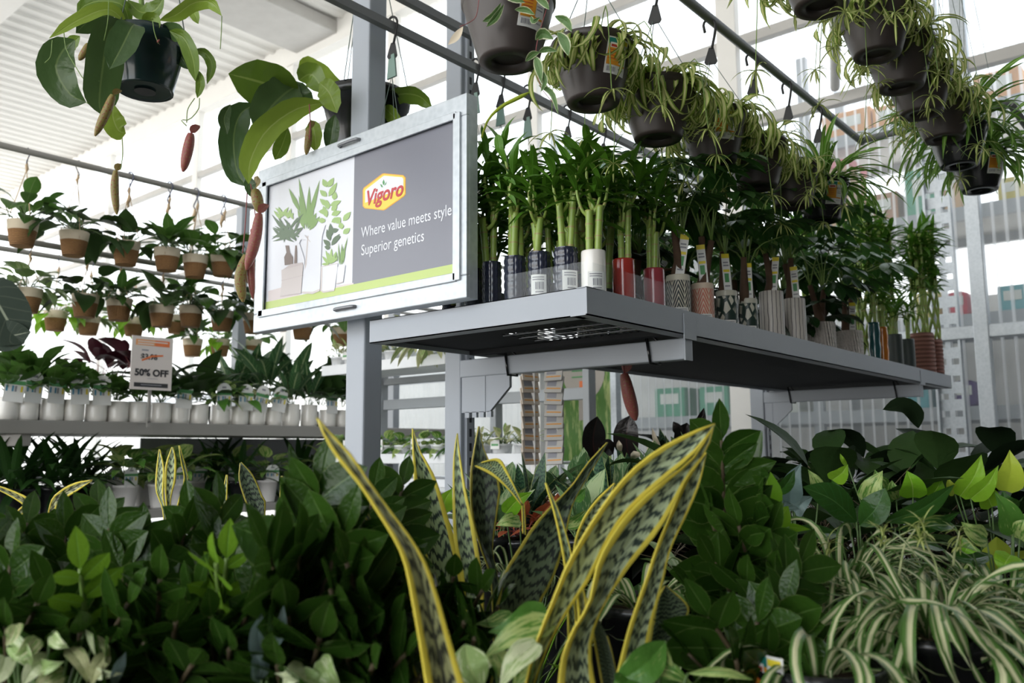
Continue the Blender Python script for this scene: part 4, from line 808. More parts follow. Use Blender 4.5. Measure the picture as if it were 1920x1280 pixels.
for pth in ([(204, 0), (202, 40), (195, 76)], [(120, 62), (124, 92), (145, 130), (160, 150), (186, 152)], [(286, 38), (290, 62), (297, 82)], [(416, 30), (415, 60), (413, 92)], [(98, 75), (95, 105), (84, 118)], [(374, 184), (372, 205), (355, 224), (340, 225), (350, 236)], [(365, 184), (352, 205), (350, 230)], [(162, 192), (175, 200), (190, 215)], [(229, 258), (230, 290), (226, 318)]): pxtube(mb, pth, D-.12, D-.12, .9)
mb.build('tendrils', ['stalk'], n1, True)
for pth, w_, m, dd in (([(212, 178), (200, 208), (178, 255)], 17, 0, 2.26), ([(166, 82), (158, 98), (148, 113)], 13, 0, 2.3), ([(358, 250), (352, 280), (343, 322)], 20, 1, 2.3), ([(217, 320), (215, 355), (219, 402)], 15, 0, 2.3), ([(297, 80), (296, 78), (299, 74)], 4, 1, 2.3)):
    mb = MB(); pitcher(mb, pth, dd, w_); mb.build('pitcher', [['pitcher', 'pitcher_red'][m]], n1, True)
D = 3.0
n2 = neppot(685, 283, D, .155, .20, 'dark hanging pot of pitcher plant with creased leaves partly behind the front post', 'black_plastic', .95)
LV = [([(560, 190), (520, 165), (475, 150), (428, 138)], 72, 0, -.2, 2.86, 2.72), ([(560, 160), (535, 175), (505, 205), (480, 250)], 62, 1, .3, 2.84, 2.74), ([(612, 192), (555, 205), (500, 245), (470, 300), (466, 345)], 42, 2, .3, 2.80, 2.62), ([(478, 195), (450, 215), (438, 260), (444, 320), (462, 350)], 44, 1, .2, 2.82, 2.78), ([(432, 196), (420, 222), (426, 252)], 18, 1, .1, 2.75, 2.75),
      ([(650, 178), (610, 150), (575, 128), (560, 135)], 46, 2, -.4, 3.05, 3.0), ([(575, 215), (562, 185), (548, 150)], 40, 1, .2, 2.86, 2.84), ([(715, 205), (745, 178), (785, 180), (812, 205)], 30, 0, .5, 2.95, 2.9), ([(600, 155), (618, 175), (632, 212)], 38, 2, .3, 2.80, 2.76), ([(582, 225), (590, 250), (592, 285)], 26, 2, .3, 2.8, 2.78), ([(628, 215), (622, 250), (618, 285)], 24, 1, .2, 2.82, 2.82), ([(465, 330), (470, 350), (476, 372)], 18, 1, .2, 2.7, 2.7), ([(540, 240), (528, 275), (515, 300)], 24, 0, .2, 2.82, 2.8), ([(720, 200), (735, 215), (752, 232)], 24, 2, .3, 2.9, 2.85), ([(560, 150), (585, 140), (610, 175)], 40, 0, .3, 2.95, 2.9)]
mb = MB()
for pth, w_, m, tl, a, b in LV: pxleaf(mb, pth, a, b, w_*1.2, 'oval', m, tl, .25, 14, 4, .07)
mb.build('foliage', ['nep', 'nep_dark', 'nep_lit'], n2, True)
mb = MB()
for pth in ([(470, 345), (476, 380), (480, 420)], [(464, 350), (460, 420), (455, 475)], [(580, 195), (582, 235), (580, 262)]): pxtube(mb, pth, 2.7, 2.7, 1.2)
mb.build('tendrils', ['petiole_red'], n2, True)
for pth, w_, m, dd in (([(462, 478), (450, 520), (456, 566)], 21, 0, 2.7), ([(486, 400), (478, 450), (462, 506)], 22, 1, 2.68), ([(478, 355), (482, 372), (488, 400)], 22, 0, 2.7), ([(472, 440), (470, 500), (474, 560)], 15, 1, 2.72), ([(580, 240), (578, 262), (574, 290)], 14, 0, 2.75)):
    mb = MB(); pitcher(mb, pth, dd, w_); mb.build('pitcher', [['pitcher', 'pitcher_red'][m]], n2, True)
n3 = thing('hanging_pitcher', 'red speckled pitcher dangling below the far side of the shelf', 'pitcher', P(1180, 700, 3.0)); mb = MB(); pitcher(mb, [(1170, 700), (1180, 745), (1192, 788)], 3.0, 25); mb.build('body', ['pitcher_red'], n3, True); mb = MB(); pxtube(mb, [(1166, 640), (1168, 670), (1170, 700)], 3., 3., 1.2); mb.build('tendril', ['petiole_red'], n3, True)

# ------------------------------------------------------------------ jute basket pots on the left rails
def jute_pot():
    mb = MB(); mb.lathe([(.045, 0), (.052, 0), (.060, .045), (.066, .078)], 28); mb.disc(.05, 0, 28, flip=True); a = mb.mesh('jute_base', ['jute'])
    mb = MB(); mb.lathe([(.0662, .078), (.072, .125), (.070, .127), (.064, .124), (.060, .09)], 28); return a, mb.mesh('cream_band', ['cream'])
JA, JB = jute_pot()
def string_mesh(dz):
    mb = MB()
    for k in range(3):
        a = k*2.094; mb.tube([V((math.cos(a)*.068, math.sin(a)*.068, .085)), V((math.cos(a)*.0695, math.sin(a)*.0695, .126)), V((0, 0, dz-.10))], .0022, 5, 0, False)
    mb.tube([V((0, 0, dz-.11)), V((.003, 0, dz-.09)), V((-.003, 0, dz-.075)), V((0, 0, dz-.06))], [.004, .009, .007, .004], 6); mb.tube([V((0, 0, dz-.07)), V((.004, 0, dz-.03))], .002, 4)
    return mb.mesh('jute_hanger', ['jute_string'])
mb = MB(); mb.tube(smooth_path([V((-.014, 0, -.005)), V((0, 0, .02)), V((.018, 0, .0)), V((.005, 0, -.035)), V((-.006, 0, -.06)), V((.004, 0, -.075))], 12), .0028, 6); SH = mb.mesh('s_hook', ['cord_blue'])
def bfol(kind):
    mb = MB(); p = V((0, 0, .11))
    if kind == 0: crown(mb, p, 22, (.08, .13), (.55, .75), (-.5, 1.1), 'ovate', 1.0, (.03, .10), (0,), 1, .05); ms = ['basket_leaf', 'petiole']
    elif kind == 1: crown(mb, p, 18, (.09, .15), (.6, .8), (-.5, 1.0), 'heart', 1.1, (.04, .12), (0,), 1, .04); ms = ['mid_dark', 'petiole']
    elif kind == 2: crown(mb, p, 26, (.07, .11), (.6, .8), (-.7, 1.0), 'heart', 1., (.04, .09), (0,), 1, .04); ms = ['basket_pale', 'petiole']
    elif kind == 3: crown(mb, p, 22, (.10, .17), (.28, .38), (-.2, 1.2), 'lance', .8, (.01, .04), (0,), 1, .03); ms = ['basket_leaf', 'petiole']
    elif kind == 4: crown(mb, p, 30, (.07, .11), (.65, .85), (-1.0, .8), 'heart', 1.1, (.05, .12), (0,), 1, .05); ms = ['pothos_neon', 'petiole']
    return mb.mesh('foliage', ms)
BF = [bfol(0), bfol(1), bfol(2), bfol(3), bfol(4), bfol(0), bfol(1), bfol(3)]
FN = ['glossy oval leaves', 'large dark leaves', 'pale mottled leaves', 'narrow upright leaves', 'lime heart leaves', 'glossy oval leaves', 'large dark leaves', 'narrow upright leaves']
def rail_left(x, a, b, lab, mt='taupe', rad=.017):
    pa, pb = PX(*a, x), PX(*b, x); z = (pa.z+pb.z)/2; mb = MB(); mb.tube([(x, -1.2, z), (x, 6.0, z)], rad, 10); tag(mb.build('hanging_rail', [mt]), lab, 'rail'); return z
zU = rail_left(-4.65, (0, 275), (465, 382), 'upper grey pipe carrying the top row of jute basket pots')
zM = rail_left(-4.95, (0, 445), (213, 480), 'middle grey pipe just below the top row of jute pots'); zL = rail_left(-5.9, (0, 470), (213, 495), 'lowest and farthest grey pipe of the jute pot rows')
RowN = ['top', 'middle', 'bottom']
rowsL = [(-4.65, zU, [(40, 462, 0), (137, 480, 1), (235, 497, 6), (312, 508, 3), (365, 520, 0), (417, 518, 5), (478, 530, 1)]),
         (-4.95, zM, [(50, 586, 2), (158, 595, 1), (222, 601, 3), (302, 613, 6), (357, 613, 5), (415, 620, 1), (475, 625, 0), (522, 620, 3), (566, 636, 1), (641, 648, 5)]),
         (-5.9, zL, [(103, 620, 4), (165, 628, 2), (250, 630, 4), (330, 625, 1), (360, 668, 3), (412, 668, 4), (473, 668, 0)])]
for ri, (x, zr, l) in enumerate(rowsL):
    for k, (px, py, fk) in enumerate(l):
        q = PX(px, py, x); o = thing('jute_basket_pot', '%s jute pot from the left in the %s hanging row, %s' % (ORD[k], RowN[ri], FN[fk]), 'hanging pot', q, R.uniform(0, 6), 'jute basket pots in the %s row' % RowN[ri])
        inst('jute_base', JA, o, sc=1.03); inst('cream_band', JB, o, sc=1.03); inst('foliage', BF[fk], o, rz=R.uniform(0, 6), sc=R.uniform(1.15, 1.4)); inst('soil', soil_mesh(.06, .105), o)
        dz = min(zr-q.z, 99); inst('jute_hanger', string_mesh(max(dz, .2)), o); inst('s_hook', SH, o, (0, 0, max(dz, .2)))
for k, px in enumerate((243, 318, 368, 420)):
    q = PX(px, 360+(px-243)*.12, -4.60); o = thing('empty_hook', ORD[k]+' spare steel hook from the left on the upper grey pipe', 'hook', (-4.65, q.y+.02, zU)); inst('s_hook', SH, o, (0, 0, 0), .5, 1.4); mb = MB(); mb.tube([V((0, 0, -.10)), V((.01, 0, -.13)), V((-.01, 0, -.15)), V((.0, 0, -.18))], [.004, .012, .010, .005], 6); mb.build('string_knot', ['jute_string'], o)

# ------------------------------------------------------------------ left shelving with the white ceramic pots
LX, LZ = -4.77, 1.475
lr = thing('plant_rack', 'taupe steel plant rack holding the row of white ceramic pots', 'rack', (-5.2, 2.4, 0))
def rackpart(par, name, boxes, m, off, bev=.004):
    mb = MB()
    for a, b in boxes: mb.box(a, b)
    return mb.build(name, [m], par, True, bev)
rackpart(lr, 'shelf', [((LX-.75, -1.2, LZ-.072), (LX, 4.9, LZ))], 'taupe', lr); rackpart(lr, 'lower_shelf', [((LX-.75, -1.2, .93), (LX+.0, 4.9, .98))], 'taupe', lr)
rackpart(lr, 'back_panel', [((LX-.745, 2.7, .98), (LX-.73, 4.85, 1.40))], 'rack_grey', lr)
for y in (.9, 3.35, 4.85): rackpart(lr, 'post', [((LX-.75, y, 0), (LX-.67, y+.07, 3.1))], 'grey_paint', lr)
for y in (1.72, 4.2): rackpart(lr, 'bracket', [((LX-.70, y, LZ-.135), (LX-.02, y+.05, LZ-.072))], 'taupe', lr)
WP = MB(); WP.lathe([(.050, 0), (.056, .004), (.0575, .03), (.0575, .115), (.055, .120), (.050, .120), (.050, .09)], 28); WP.disc(.05, 0, 28, flip=True); WPM = WP.mesh('pot', ['white_glaze'])
def round_tag():
    mb = MB(); n = 12; w_ = .045
    def arc(z0, z1, s, m, off): mb.poly([V((-s, off, z0)), V((s, off, z0)), V((s, off, z1))]+[V((s*math.cos(PI*i/n), off, z1+s*math.sin(PI*i/n)*.8)) for i in range(1, n)]+[V((-s, off, z1))], m, V((0, .001, 0)))
    arc(-.03, .045, w_, 0, 0); mb.box((-w_, -.0008, .030), (w_, -.0002, .044), 1)
    for i, m in enumerate((2, 0, 2, 4, 0, 3)): mb.box((-w_*.85+i*.013, -.0008, .006), (-w_*.85+i*.013+.009, -.0002, .026), m)
    mb.box((-.012, -.0008, .058), (.012, -.0002, .066), 4); return mb.mesh('care_tag', ['tag_white', 'tag_green', 'tag_blue', 'tag_yellow', 'tag_grey'])
RT = round_tag()
def pfol(kind):
    mb = MB(); p = V((0, 0, .11))
    if kind == 0: crown(mb, p, 24, (.09, .145), (.42, .56), (.25, 1.25), 'ovate', .7, (.03, .08), (0,), 1, .03); ms = ['basket_leaf', 'petiole']
    elif kind == 1: crown(mb, p, 15, (.15, .24), (.28, .38), (.5, 1.3), 'lance', .8, (.04, .10), (0,), 1, .03); ms = ['calathea', 'petiole']
    elif kind == 2: crown(mb, p, 26, (.05, .09), (.3, .45), (.1, 1.2), 'ovate', .8, (.02, .06), (0,), 1, .04); ms = ['cream_leaf', 'petiole']
    elif kind == 3: crown(mb, p, 10, (.15, .23), (.5, .65), (.2, 1.1), 'heart', .9, (.05, .12), (0,), 1, .03); ms = ['mid_dark', 'petiole']
    elif kind == 4: crown(mb, p, 11, (.12, .19), (.5, .65), (.2, 1.1), 'ovate', .8, (.05, .12), (0,), 1, .03); ms = ['purple', 'petiole_red']
    elif kind == 5: crown(mb, p, 20, (.28, .50), (.10, .14), (.3, 1.35), 'lance', 1.2, (.0, .05), (0,), 1, .03); ms = ['fern', 'petiole']
    elif kind == 6: crown(mb, p, 18, (.08, .13), (.45, .6), (-.2, 1.0), 'heart', 1., (.03, .09), (0,), 1, .03); ms = ['pothos', 'petiole']
    return mb.mesh('foliage', ms)
PF = [pfol(i) for i in range(7)]
wx = [13, 50, 98, 137, 180, 220, 259, 302, 336, 373, 413, 449, 480, 513, 546, 580, 614, 642]
wk = [0, 0, 0, 0, 0, 0, 0, 0, 3, 3, 6, 6, 2, 2, 1, 1, 3, 3]
for k, px in enumerate(wx):
    q = PX(px, 765, LX-.065); tall = px in (546, 580)
    o = thing('white_pot_plant', '%s white ceramic pot from the left on the taupe shelf%s' % (ORD[k], {13: ' with a cream tag', 283: '', 546: ', taller than most', 580: ', taller, with broad striped leaves'}.get(px, '')), 'potted plant', (LX-.067, q.y, LZ), 0, 'white ceramic pots on the left shelf')
    inst('pot', WPM, o, sc=(1, 1, 1.22 if tall else .98)); inst('soil', soil_mesh(.05, .10), o); inst('foliage', PF[wk[k]], o, (0, 0, .02), R.uniform(0, 6), .95 if 4 < k < 9 else 1.1)
    if k in (0, 1, 2, 3, 4, 8, 10, 11, 12, 13, 16): t = inst('care_tag', RT, o, (.060, rv(.01), .135), PI/2+rv(.25), (1.05, 1, 1.5)); t.rotation_euler[1] = rv(.2)
bk = [(60, 700, 0), (130, 690, 0), (215, 690, 4), (300, 690, 3), (370, 690, 3), (440, 690, 1), (500, 695, 1), (550, 690, 1), (600, 690, 3), (640, 690, 3), (0, 700, 0), (180, 690, 4), (255, 690, 4), (405, 700, 5), (470, 690, 1)]
for k, (px, py, kd) in enumerate(bk):
    xx = LX-.24-.14*(k % 3); q = PX(px, 770, xx)
    o = thing('shelf_plant', '%s plant standing behind the white pots, %s, %s' % (ORD[k], ['broad green leaves', 'striped upright leaves', 'small cream leaves', 'dark heart leaves', 'purple leaves', 'feathery fronds', 'pothos leaves'][kd], 'near row' if k % 3 == 0 else 'back row' if k % 3 == 2 else 'between rows'), 'potted plant', (xx, q.y, LZ), 0, 'plants behind the white pots')
    inst('pot', pot_mesh(.06, .13, 'black_plastic'), o); inst('foliage', PF[kd], o, (0, 0, .16 if kd == 4 else .04), R.uniform(0, 6), 1.15 if kd == 4 else R.uniform(1.15, 1.5) if kd != 5 else .8)
# lower shelf of the left rack
lw = [(20, 5), (70, 5), (120, 5), (165, 5), (235, 6), (270, 6), (330, 6), (400, 5), (450, 5), (-20, 5), (95, 5), (145, 5), (300, 6), (365, 6), (500, 6), (560, 5), (610, 6), (205, 6), (45, 5), (430, 6)]
for k, (px, kd) in enumerate(lw):
    xx = LX-.12-.28*(k % 2); q = PX(px, 930, xx); fl = kd == 5
    o = thing('lower_shelf_plant', '%s plant on the low shelf under the white pots, %s' % (ORD[k], 'dark feathery fronds' if fl else 'bushy green with white tags'), 'potted plant', (xx, q.y, .98), 0, 'plants on the low left shelf')
    inst('pot', pot_mesh(.07, .14, 'black_plastic' if fl else 'white_plastic'), o); inst('foliage', PF[kd], o, (0, 0, .03), R.uniform(0, 6), .92 if fl else 1.4)
    if not fl: inst('care_tag', RT, o, (.06, 0, .16), PI/2+rv(.3))
# sale sign on a stand
q0 = PX(283, 790, LX-.03); ss = thing('sale_sign', 'white 50% OFF price card with an orange header on a thin stand', 'sign', (LX-.03, q0.y, LZ))
XS = LX+.13
c = [PX(246, 626, XS), PX(323, 637, XS), PX(323, 733, XS), PX(246, 729, XS)]
ya, yb = (c[0].y+c[3].y)/2, (c[1].y+c[2].y)/2; za, zb = (c[0].z+c[1].z)/2, (c[2].z+c[3].z)/2
mb = MB(); mb.box((XS-.006, ya, zb), (XS, yb, za)); cd = mb.build('card', ['sale_card'], ss, True); mb = MB(); ym = (ya+yb)/2; mb.box((XS-.020, ym-.008, LZ-.03), (XS-.006, ym+.008, zb+.1)); mb.box((LX-.02, ym-.012, LZ-.005), (XS-.006, ym+.012, LZ+.001)); mb.build('stand', ['taupe'], ss, True)
def cs(name, u0, u1, v0, v1, m, off=.001):
    mb = MB(); mb.box((XS, ya+(yb-ya)*u0, za+(zb-za)*v1), (XS+off, ya+(yb-ya)*u1, za+(zb-za)*v0)); o = mb.build(name, [m], cd); o.matrix_basis = Matrix.Translation(-ss.location)
cs('header', .09, .56, .06, .17, 'sale_amber'); cs('header', .55, .91, .06, .17, 'sale_orange', .0011); cs('footer', .09, .91, .87, .95, 'ink')
for u0, u1, v in ((.13, .86, .085), (.13, .52, .13)): cs('header_line', u0, u1, v, v+.022, 'sale_card', .0016)
cs('footer_line', .25, .75, .90, .915, 'tag_grey', .0016); cs('small_print', .40, .65, .785, .793, 'tag_grey'); cs('was_line', .24, .40, .245, .272, 'tag_grey')
def ctext(body, u, v, size, m, wfit, bold=.0, off=.0014):
    o = bpy.data.objects.new('lettering', text(body, size, m, 0, bold)); COL.objects.link(o); o.parent = cd; bpy.context.view_layer.update(); s = wfit*(yb-ya)/max(o.dimensions.x, .001)
    o.matrix_basis = Matrix.Translation(V((XS+off, ya+(yb-ya)*u, za+(zb-za)*v))-ss.location) @ Matrix.Rotation(PI/2, 4, 'Z') @ Matrix.Rotation(PI/2, 4, 'X') @ Matrix.Diagonal((s, 1, 1, 1))
ctext('50% OFF', .5, .685, .052, 'ink', .82, .0022); ctext('$3.98', .42, .385, .044, 'ink', .40, .0012)
mb = MB(); U_ = lambda u, v: V((XS+.002, ya+(yb-ya)*u, za+(zb-za)*v)); mb.poly([U_(.24, .44), U_(.25, .47), U_(.48, .385), U_(.76, .355), U_(.76, .325), U_(.48, .35)]); o = mb.build('strike', ['sale_orange'], cd); o.matrix_basis = Matrix.Translation(-ss.location)
# big veined leaf at the left edge
al = thing('elephant_ear', 'large dark veined elephant ear leaf hanging in at the left edge', 'potted plant', (-4.6, .75, LZ)); mb = MB(); pxleaf(mb, [(-40, 530), (-10, 560), (20, 610), (45, 645)], 3.9, 3.8, 95, 'oval', 0, .2, .1, 14, 6); pxleaf(mb, [(-30, 620), (10, 630), (58, 622)], 3.85, 3.8, 60, 'oval', 0, -.2, .1, 12, 6); mb.build('foliage', ['alocasia'], al, True); mb = MB(); pxtube(mb, [(-60, 690), (-50, 600), (-40, 530)], 3.95, 3.9, 3); mb.build('stem', ['petiole'], al, True); q = P(-60, 690, 3.95); inst('pot', pot_mesh(.09, .16, 'black_plastic'), al, q-al.location+V((0, 0, -.28)))

# ------------------------------------------------------------------ tray rack, packets and poster behind the posts
YM = 3.0
mr = thing('tray_rack', 'white tray rack of small pots seen between the two posts', 'rack', (-3.0, YM, 0)); xa, xb = PY(712, 850, YM).x-.5, PY(1000, 850, YM).x
z1 = PY(860, 852, YM).z; z2 = PY(780, 672, YM).z; z3 = PY(780, 755, YM+.4).z
rackpart(mr, 'lower_tray', [((xa, YM-.01, z1-.045), (xb, YM+.4, z1-.035)), ((xa, YM-.012, z1-.045), (xb, YM-.006, z1+.005)), ((xa, YM-.012, z1-.16), (xb, YM+.4, z1-.12))], 'white_steel', mr, .003)
rackpart(mr, 'upper_tray', [((xa, YM-.01, z2-.03), (xb-.55, YM+.4, z2-.02)), ((xa, YM-.012, z2-.045), (xb-.55, YM-.004, z2+.012))], 'white_steel', mr, .003)
rackpart(mr, 'rail', [((xa, YM+.42, z3-.03), (xb, YM+.46, z3+.03)), ((xa, YM+.42, z3+.12), (xb, YM+.46, z3+.16))], 'rack_grey', mr)
for x in (xa, xb-.62, xb-.01): rackpart(mr, 'post', [((x, YM+.40, 0), (x+.04, YM+.46, 2.1))], 'rack_grey', mr)
MPM = pot_mesh(.050, .085, 'marble', .8, .008)
k = 0
for zz, n_, x0_, st in ((z1-.035, 11, xa+.06, (xb-xa-.1)/10.5), (z2-.02, 6, xa+.06, .115)):
    for i in range(n_):
        kd = (6 if x0_+i*st < xb-.42 else 2) if zz < z2-.1 else 2
        o = thing('small_white_pot', '%s small white pot from the left on the %s white tray' % (ORD[i], 'lower' if zz < z2-.1 else 'upper'), 'potted plant', (x0_+i*st, YM+.07, zz), 0, 'small white pots on the tray rack')
        inst('pot', MPM, o); inst('foliage', PF[kd], o, (0, 0, -.03), R.uniform(0, 6), .8 if kd == 6 else 1.0)
        if i % 2: mb = MB(); mb.box((-.028, -.053, .06), (.028, -.051, .115)); mb.box((-.022, -.0535, .075), (.022, -.0531, .085), 1); mb.build('care_tag', ['tag_white', 'tag_green'], o)
        k += 1
vg = thing('variegated_trailer', 'cream variegated plant trailing off the upper white tray', 'potted plant', PY(800, 640, YM-.1)); mb = MB(); crown(mb, V((0, 0, 0)), 30, (.10, .17), (.22, .32), (-.9, .8), 'lance', 1., (.02, .06), (0,), 1, .05); mb.build('foliage', ['cream_leaf', 'petiole'], vg); inst('pot', MPM, vg, (0, .1, -.05))
for k, (px, d, m, lab) in enumerate(((998, 3.55, 'packet', 'brown clip strip of seed packets seen edge on beside the tray rack'), (1040, 3.5, 'packet_b', 'pale clip strip of overlapping seed packets facing the aisle'))):
    a = P(px, 690, d); b = P(px, 868, d); o = thing('packet_strip', lab, 'packet strip', (a.x, a.y, b.z)); H = a.z-b.z; n_ = 8
    mb = MB(); mb.box((-.012, -.002, -.03), (.012, .002, H+.1)); mb.box((-.008, .003, -b.z), (.008, .009, H+.08)); mb.build('strip', ['white_plastic'], o)
    for i in range(n_):
        z = H*(i+.1)/n_; tw = .5 if k == 0 else 0; mb = MB(); M = Matrix.Translation((0, -.012, z)) @ Matrix.Rotation(1.25+rv(.12) if k == 0 else .25+rv(.12), 4, 'Z') @ Matrix.Rotation(-.28+rv(.08), 4, 'X') @ Matrix.Rotation(rv(.06), 4, 'Y'); mb.box((-.040, -.004, -.01), (.040, .004, H/n_*1.25), 0, M); mb.box((-.03, -.0047, H/n_*.35), (.012, -.0041, H/n_*.85), 1, M); mb.box((-.03, -.0047, H/n_*.1), (.034, -.0041, H/n_*.2), 2, M); mb.build('packet', [m, 'tag_grey', 'tag_orange'], o, bevel=.001)
YP = 3.9
a, b, c_, e = PY(1052, 690, YP), PY(1138, 690, YP), PY(1052, 870, YP), PY(1138, 870, YP)
pp = thing('garden_poster', 'green garden poster with a round beige panel behind the packet strips', 'poster', ((a.x+b.x)/2, YP, c_.z)); mb = MB(); mb.box((a.x, YP, c_.z), (b.x+.02, YP+.02, a.z+.12))
mb.build('board', ['pothos'], pp, True); cx, r_ = (a.x+b.x)/2, (b.x-a.x)*.46; cz = PY(1095, 695, YP).z
mb = MB(); mb.poly([V((cx+r_*math.cos(t/16*PI), YP-.002, cz-r_*1.15*math.sin(t/16*PI))) for t in range(17)]+[V((cx-r_, YP-.002, cz+.1)), V((cx+r_, YP-.002, cz+.1))]); mb.box((cx-.035, YP-.003, cz-r_*1.9), (cx+.035, YP-.001, cz-r_*.8)); mb.build('round_panel', ['poster_beige'], pp, True)
mb = MB(); q = PY(1092, 724, YP); mb.box((q.x-.018, YP-.004, q.z-.03), (q.x+.018, YP-.0025, q.z+.03)); mb.build('orange_mark', ['sale_orange'], pp, True); mb = MB()
for dz in (.05, .085): mb.box((cx-.08, YP-.004, q.z+dz), (cx+.08, YP-.0025, q.z+dz+.008))
mb.build('text_lines', ['tag_green'], pp, True)
mb = MB(); mb.box((b.x+.03, YP-.02, 0), (b.x+.07, YP+.03, 2.6)); tag(mb.build('upright_channel', ['galvanized'], bevel=.004), 'thin galvanized upright just right of the garden poster', 'upright')
# ------------------------------------------------------------------ the bench and everything growing on it
ZBN = .66
bn = thing('plant_bench', 'low dark plant bench full of potted foliage under the grey shelf', 'bench', (-1.2, 2.2, 0))
mb = MB(); mb.box((-2.35, -.8, ZBN-.05), (.05, 5.2, ZBN)); mb.build('top', ['bench_wood'], bn, True, .004)
for x in (-2.25, -.05):
    for y in (-.7, 1.2, 3.1, 5.1): mb = MB(); mb.box((x-.03, y-.03, 0), (x+.03, y+.03, ZBN-.05)); mb.build('leg', ['grey_dark'], bn, True)
PB = {}
def bpot(r, h, m='black_plastic'):
    k = (round(r, 3), round(h, 3), m)
    if k not in PB: PB[k] = pot_mesh(r, h, m, .75, .015)
    return PB[k]
def zz(px, d, tips, lab, r=.085, young=(), hb=.17, sz=1., group='ZZ plants along the front'):
    """one ZZ plant; every stem arches from the pot to its tip"""
    b = P(px, 1150, d); o = thing('zz_plant', lab, 'potted plant', (b.x, b.y, ZBN), 0, group); inst('pot', bpot(r, hb), o); inst('soil', soil_mesh(r*.9, hb-.02), o)
    for k, tp in enumerate(tips):
        tx, ty, td = tp[:3]; ty += 46 if td < 1.28 else 50; tip = P(tx, ty, td); a = R.uniform(0, 6.28); st = V((b.x+math.cos(a)*r*.5*R.random(), b.y+math.sin(a)*r*.5*R.random(), ZBN+hb-.02))
        hz = tip-st; mid = st+V((hz.x*.30, hz.y*.30, hz.z*.62)); pts = smooth_path([st, mid, tip], 15); yg = k in young
        s_ = MB(); s_.tube(pts, [.0060-.0031*i/14 for i in range(15)], 6, 0); so = s_.build('stem', ['stalk' if yg else 'stalk_dark'], o, True)
        l_ = MB(); tc = (C0-tip).normalized(); pl = (tc*1.0+V((0, 0, .5))+V((rv(.9), rv(.9), rv(.3)))).normalized(); L = (tip-st).length; npair = max(5, int(L/.048)); t0 = .30
        for i in range(npair):
            t = t0+(1-t0)*i/(npair-.3); q = t*14; kk = min(int(q), 13); pt = pts[kk].lerp(pts[kk+1], q-kk); tg = (pts[kk+1]-pts[kk]).normalized(); sd = tg.cross(pl).normalized(); nrm = sd.cross(tg).normalized()
            for sgn in (-1, 1):
                sp = R.uniform(.85, 1.35)*(1.1-.42*t); dd = (tg*math.cos(sp)+sd*sgn*math.sin(sp)+nrm*R.uniform(-.05, .35)).normalized(); ll = R.uniform(.054, .074)*sz*(.78+.5*math.sin(PI*min(t*.95, 1)))*(.8 if yg else 1)
                up = (nrm+sd*sgn*rv(.35)+V((rv(.2), rv(.2), rv(.2)))).normalized(); l_.leaf(pt+tg*rv(.006), dd, up, ll, ll*R.uniform(.50, .68)*(.8 if yg else 1), R.choice(('ovate', 'oval', 'ovate')), R.uniform(-.1, .45), 6, .22, 0, 4)
        l_.leaf(tip, (pts[-1]-pts[-2]).normalized(), pl, .06*sz, .026*sz, 'ovate', .1, 6, .22, 0, 4)
        lo = l_.build('leaflets', ['zz_young' if yg else 'zz'], so); lo.matrix_basis = Matrix.Translation(-o.location)
    return o
zz(30, 1.12, [(20, 1010, 1.12), (-30, 960, 1.15), (70, 1085, 1.02), (10, 1130, 1.0), (95, 1170, 1.0), (-40, 1100, 1.05), (50, 935, 1.25)], 'ZZ plant in the bottom left corner with dull dark leaves')
zz(170, 1.14, [(150, 1020, 1.06), (205, 945, 1.18), (120, 950, 1.2), (240, 1085, 1.04), (150, 1140, 1.0), (200, 1190, .98), (90, 1060, 1.08), (185, 905, 1.3)], 'ZZ plant with a bright young shoot near the left edge', young=(0,))
zz(300, 1.16, [(300, 1040, 1.05), (262, 975, 1.18), (345, 955, 1.2), (330, 1120, 1.0), (270, 1160, 1.0), (360, 1200, .98), (225, 1020, 1.15), (370, 1060, 1.1)], 'ZZ plant with one stem bending left across its front')
zz(420, 1.16, [(405, 1010, 1.04), (425, 1000, 1.10), (358, 925, 1.22), (410, 910, 1.24), (470, 1090, 1.02), (430, 1170, .99), (490, 1010, 1.12), (395, 1110, 1.03)], 'ZZ plant with a pair of lime young shoots left of the front post', young=(0, 1))
zz(560, 1.10, [(500, 990, 1.0), (560, 985, 1.02), (600, 870, 1.10), (555, 885, 1.14), (640, 960, 1.06), (540, 1110, .98), (600, 1150, .96), (520, 1200, .96)], 'tall ZZ plant with round leaves rising in front of the grey post', sz=1.22)
zz(690, 1.16, [(680, 930, 1.10), (650, 1010, 1.02), (720, 985, 1.14), (755, 860, 1.35), (690, 1090, 1.02), (650, 1180, .98), (735, 1130, 1.05), (620, 1060, 1.0), (700, 870, 1.3), (760, 1180, 1.0), (700, 1200, .96), (790, 1220, 1.0)], 'ZZ plant behind the long leaning snake leaf')
zz(250, 1.50, [(235, 960, 1.45), (160, 960, 1.45), (350, 930, 1.45), (90, 950, 1.45)], 'ZZ plant in the second row behind the left corner', hb=.2)
zz(520, 1.50, [(470, 940, 1.42), (520, 960, 1.4), (400, 960, 1.4)], 'ZZ plant in the second row left of the front post', hb=.2)
zz(860, 1.35, [(850, 1035, 1.2), (905, 1060, 1.17), (800, 1090, 1.1), (870, 1120, 1.08), (770, 1060, 1.15), (935, 1090, 1.2), (890, 1150, 1.05), (830, 1170, 1.05)], 'low ZZ plant among the snake leaves in the centre')
zz(1400, 1.38, [(1352, 775, 1.36), (1418, 835, 1.38), (1330, 910, 1.32), (1385, 935, 1.3), (1440, 960, 1.34), (1340, 1010, 1.26), (1400, 1050, 1.22), (1450, 1040, 1.26), (1300, 1060, 1.28), (1360, 1130, 1.2)], 'tall ZZ plant right of the big snake leaf', sz=1.15, young=())
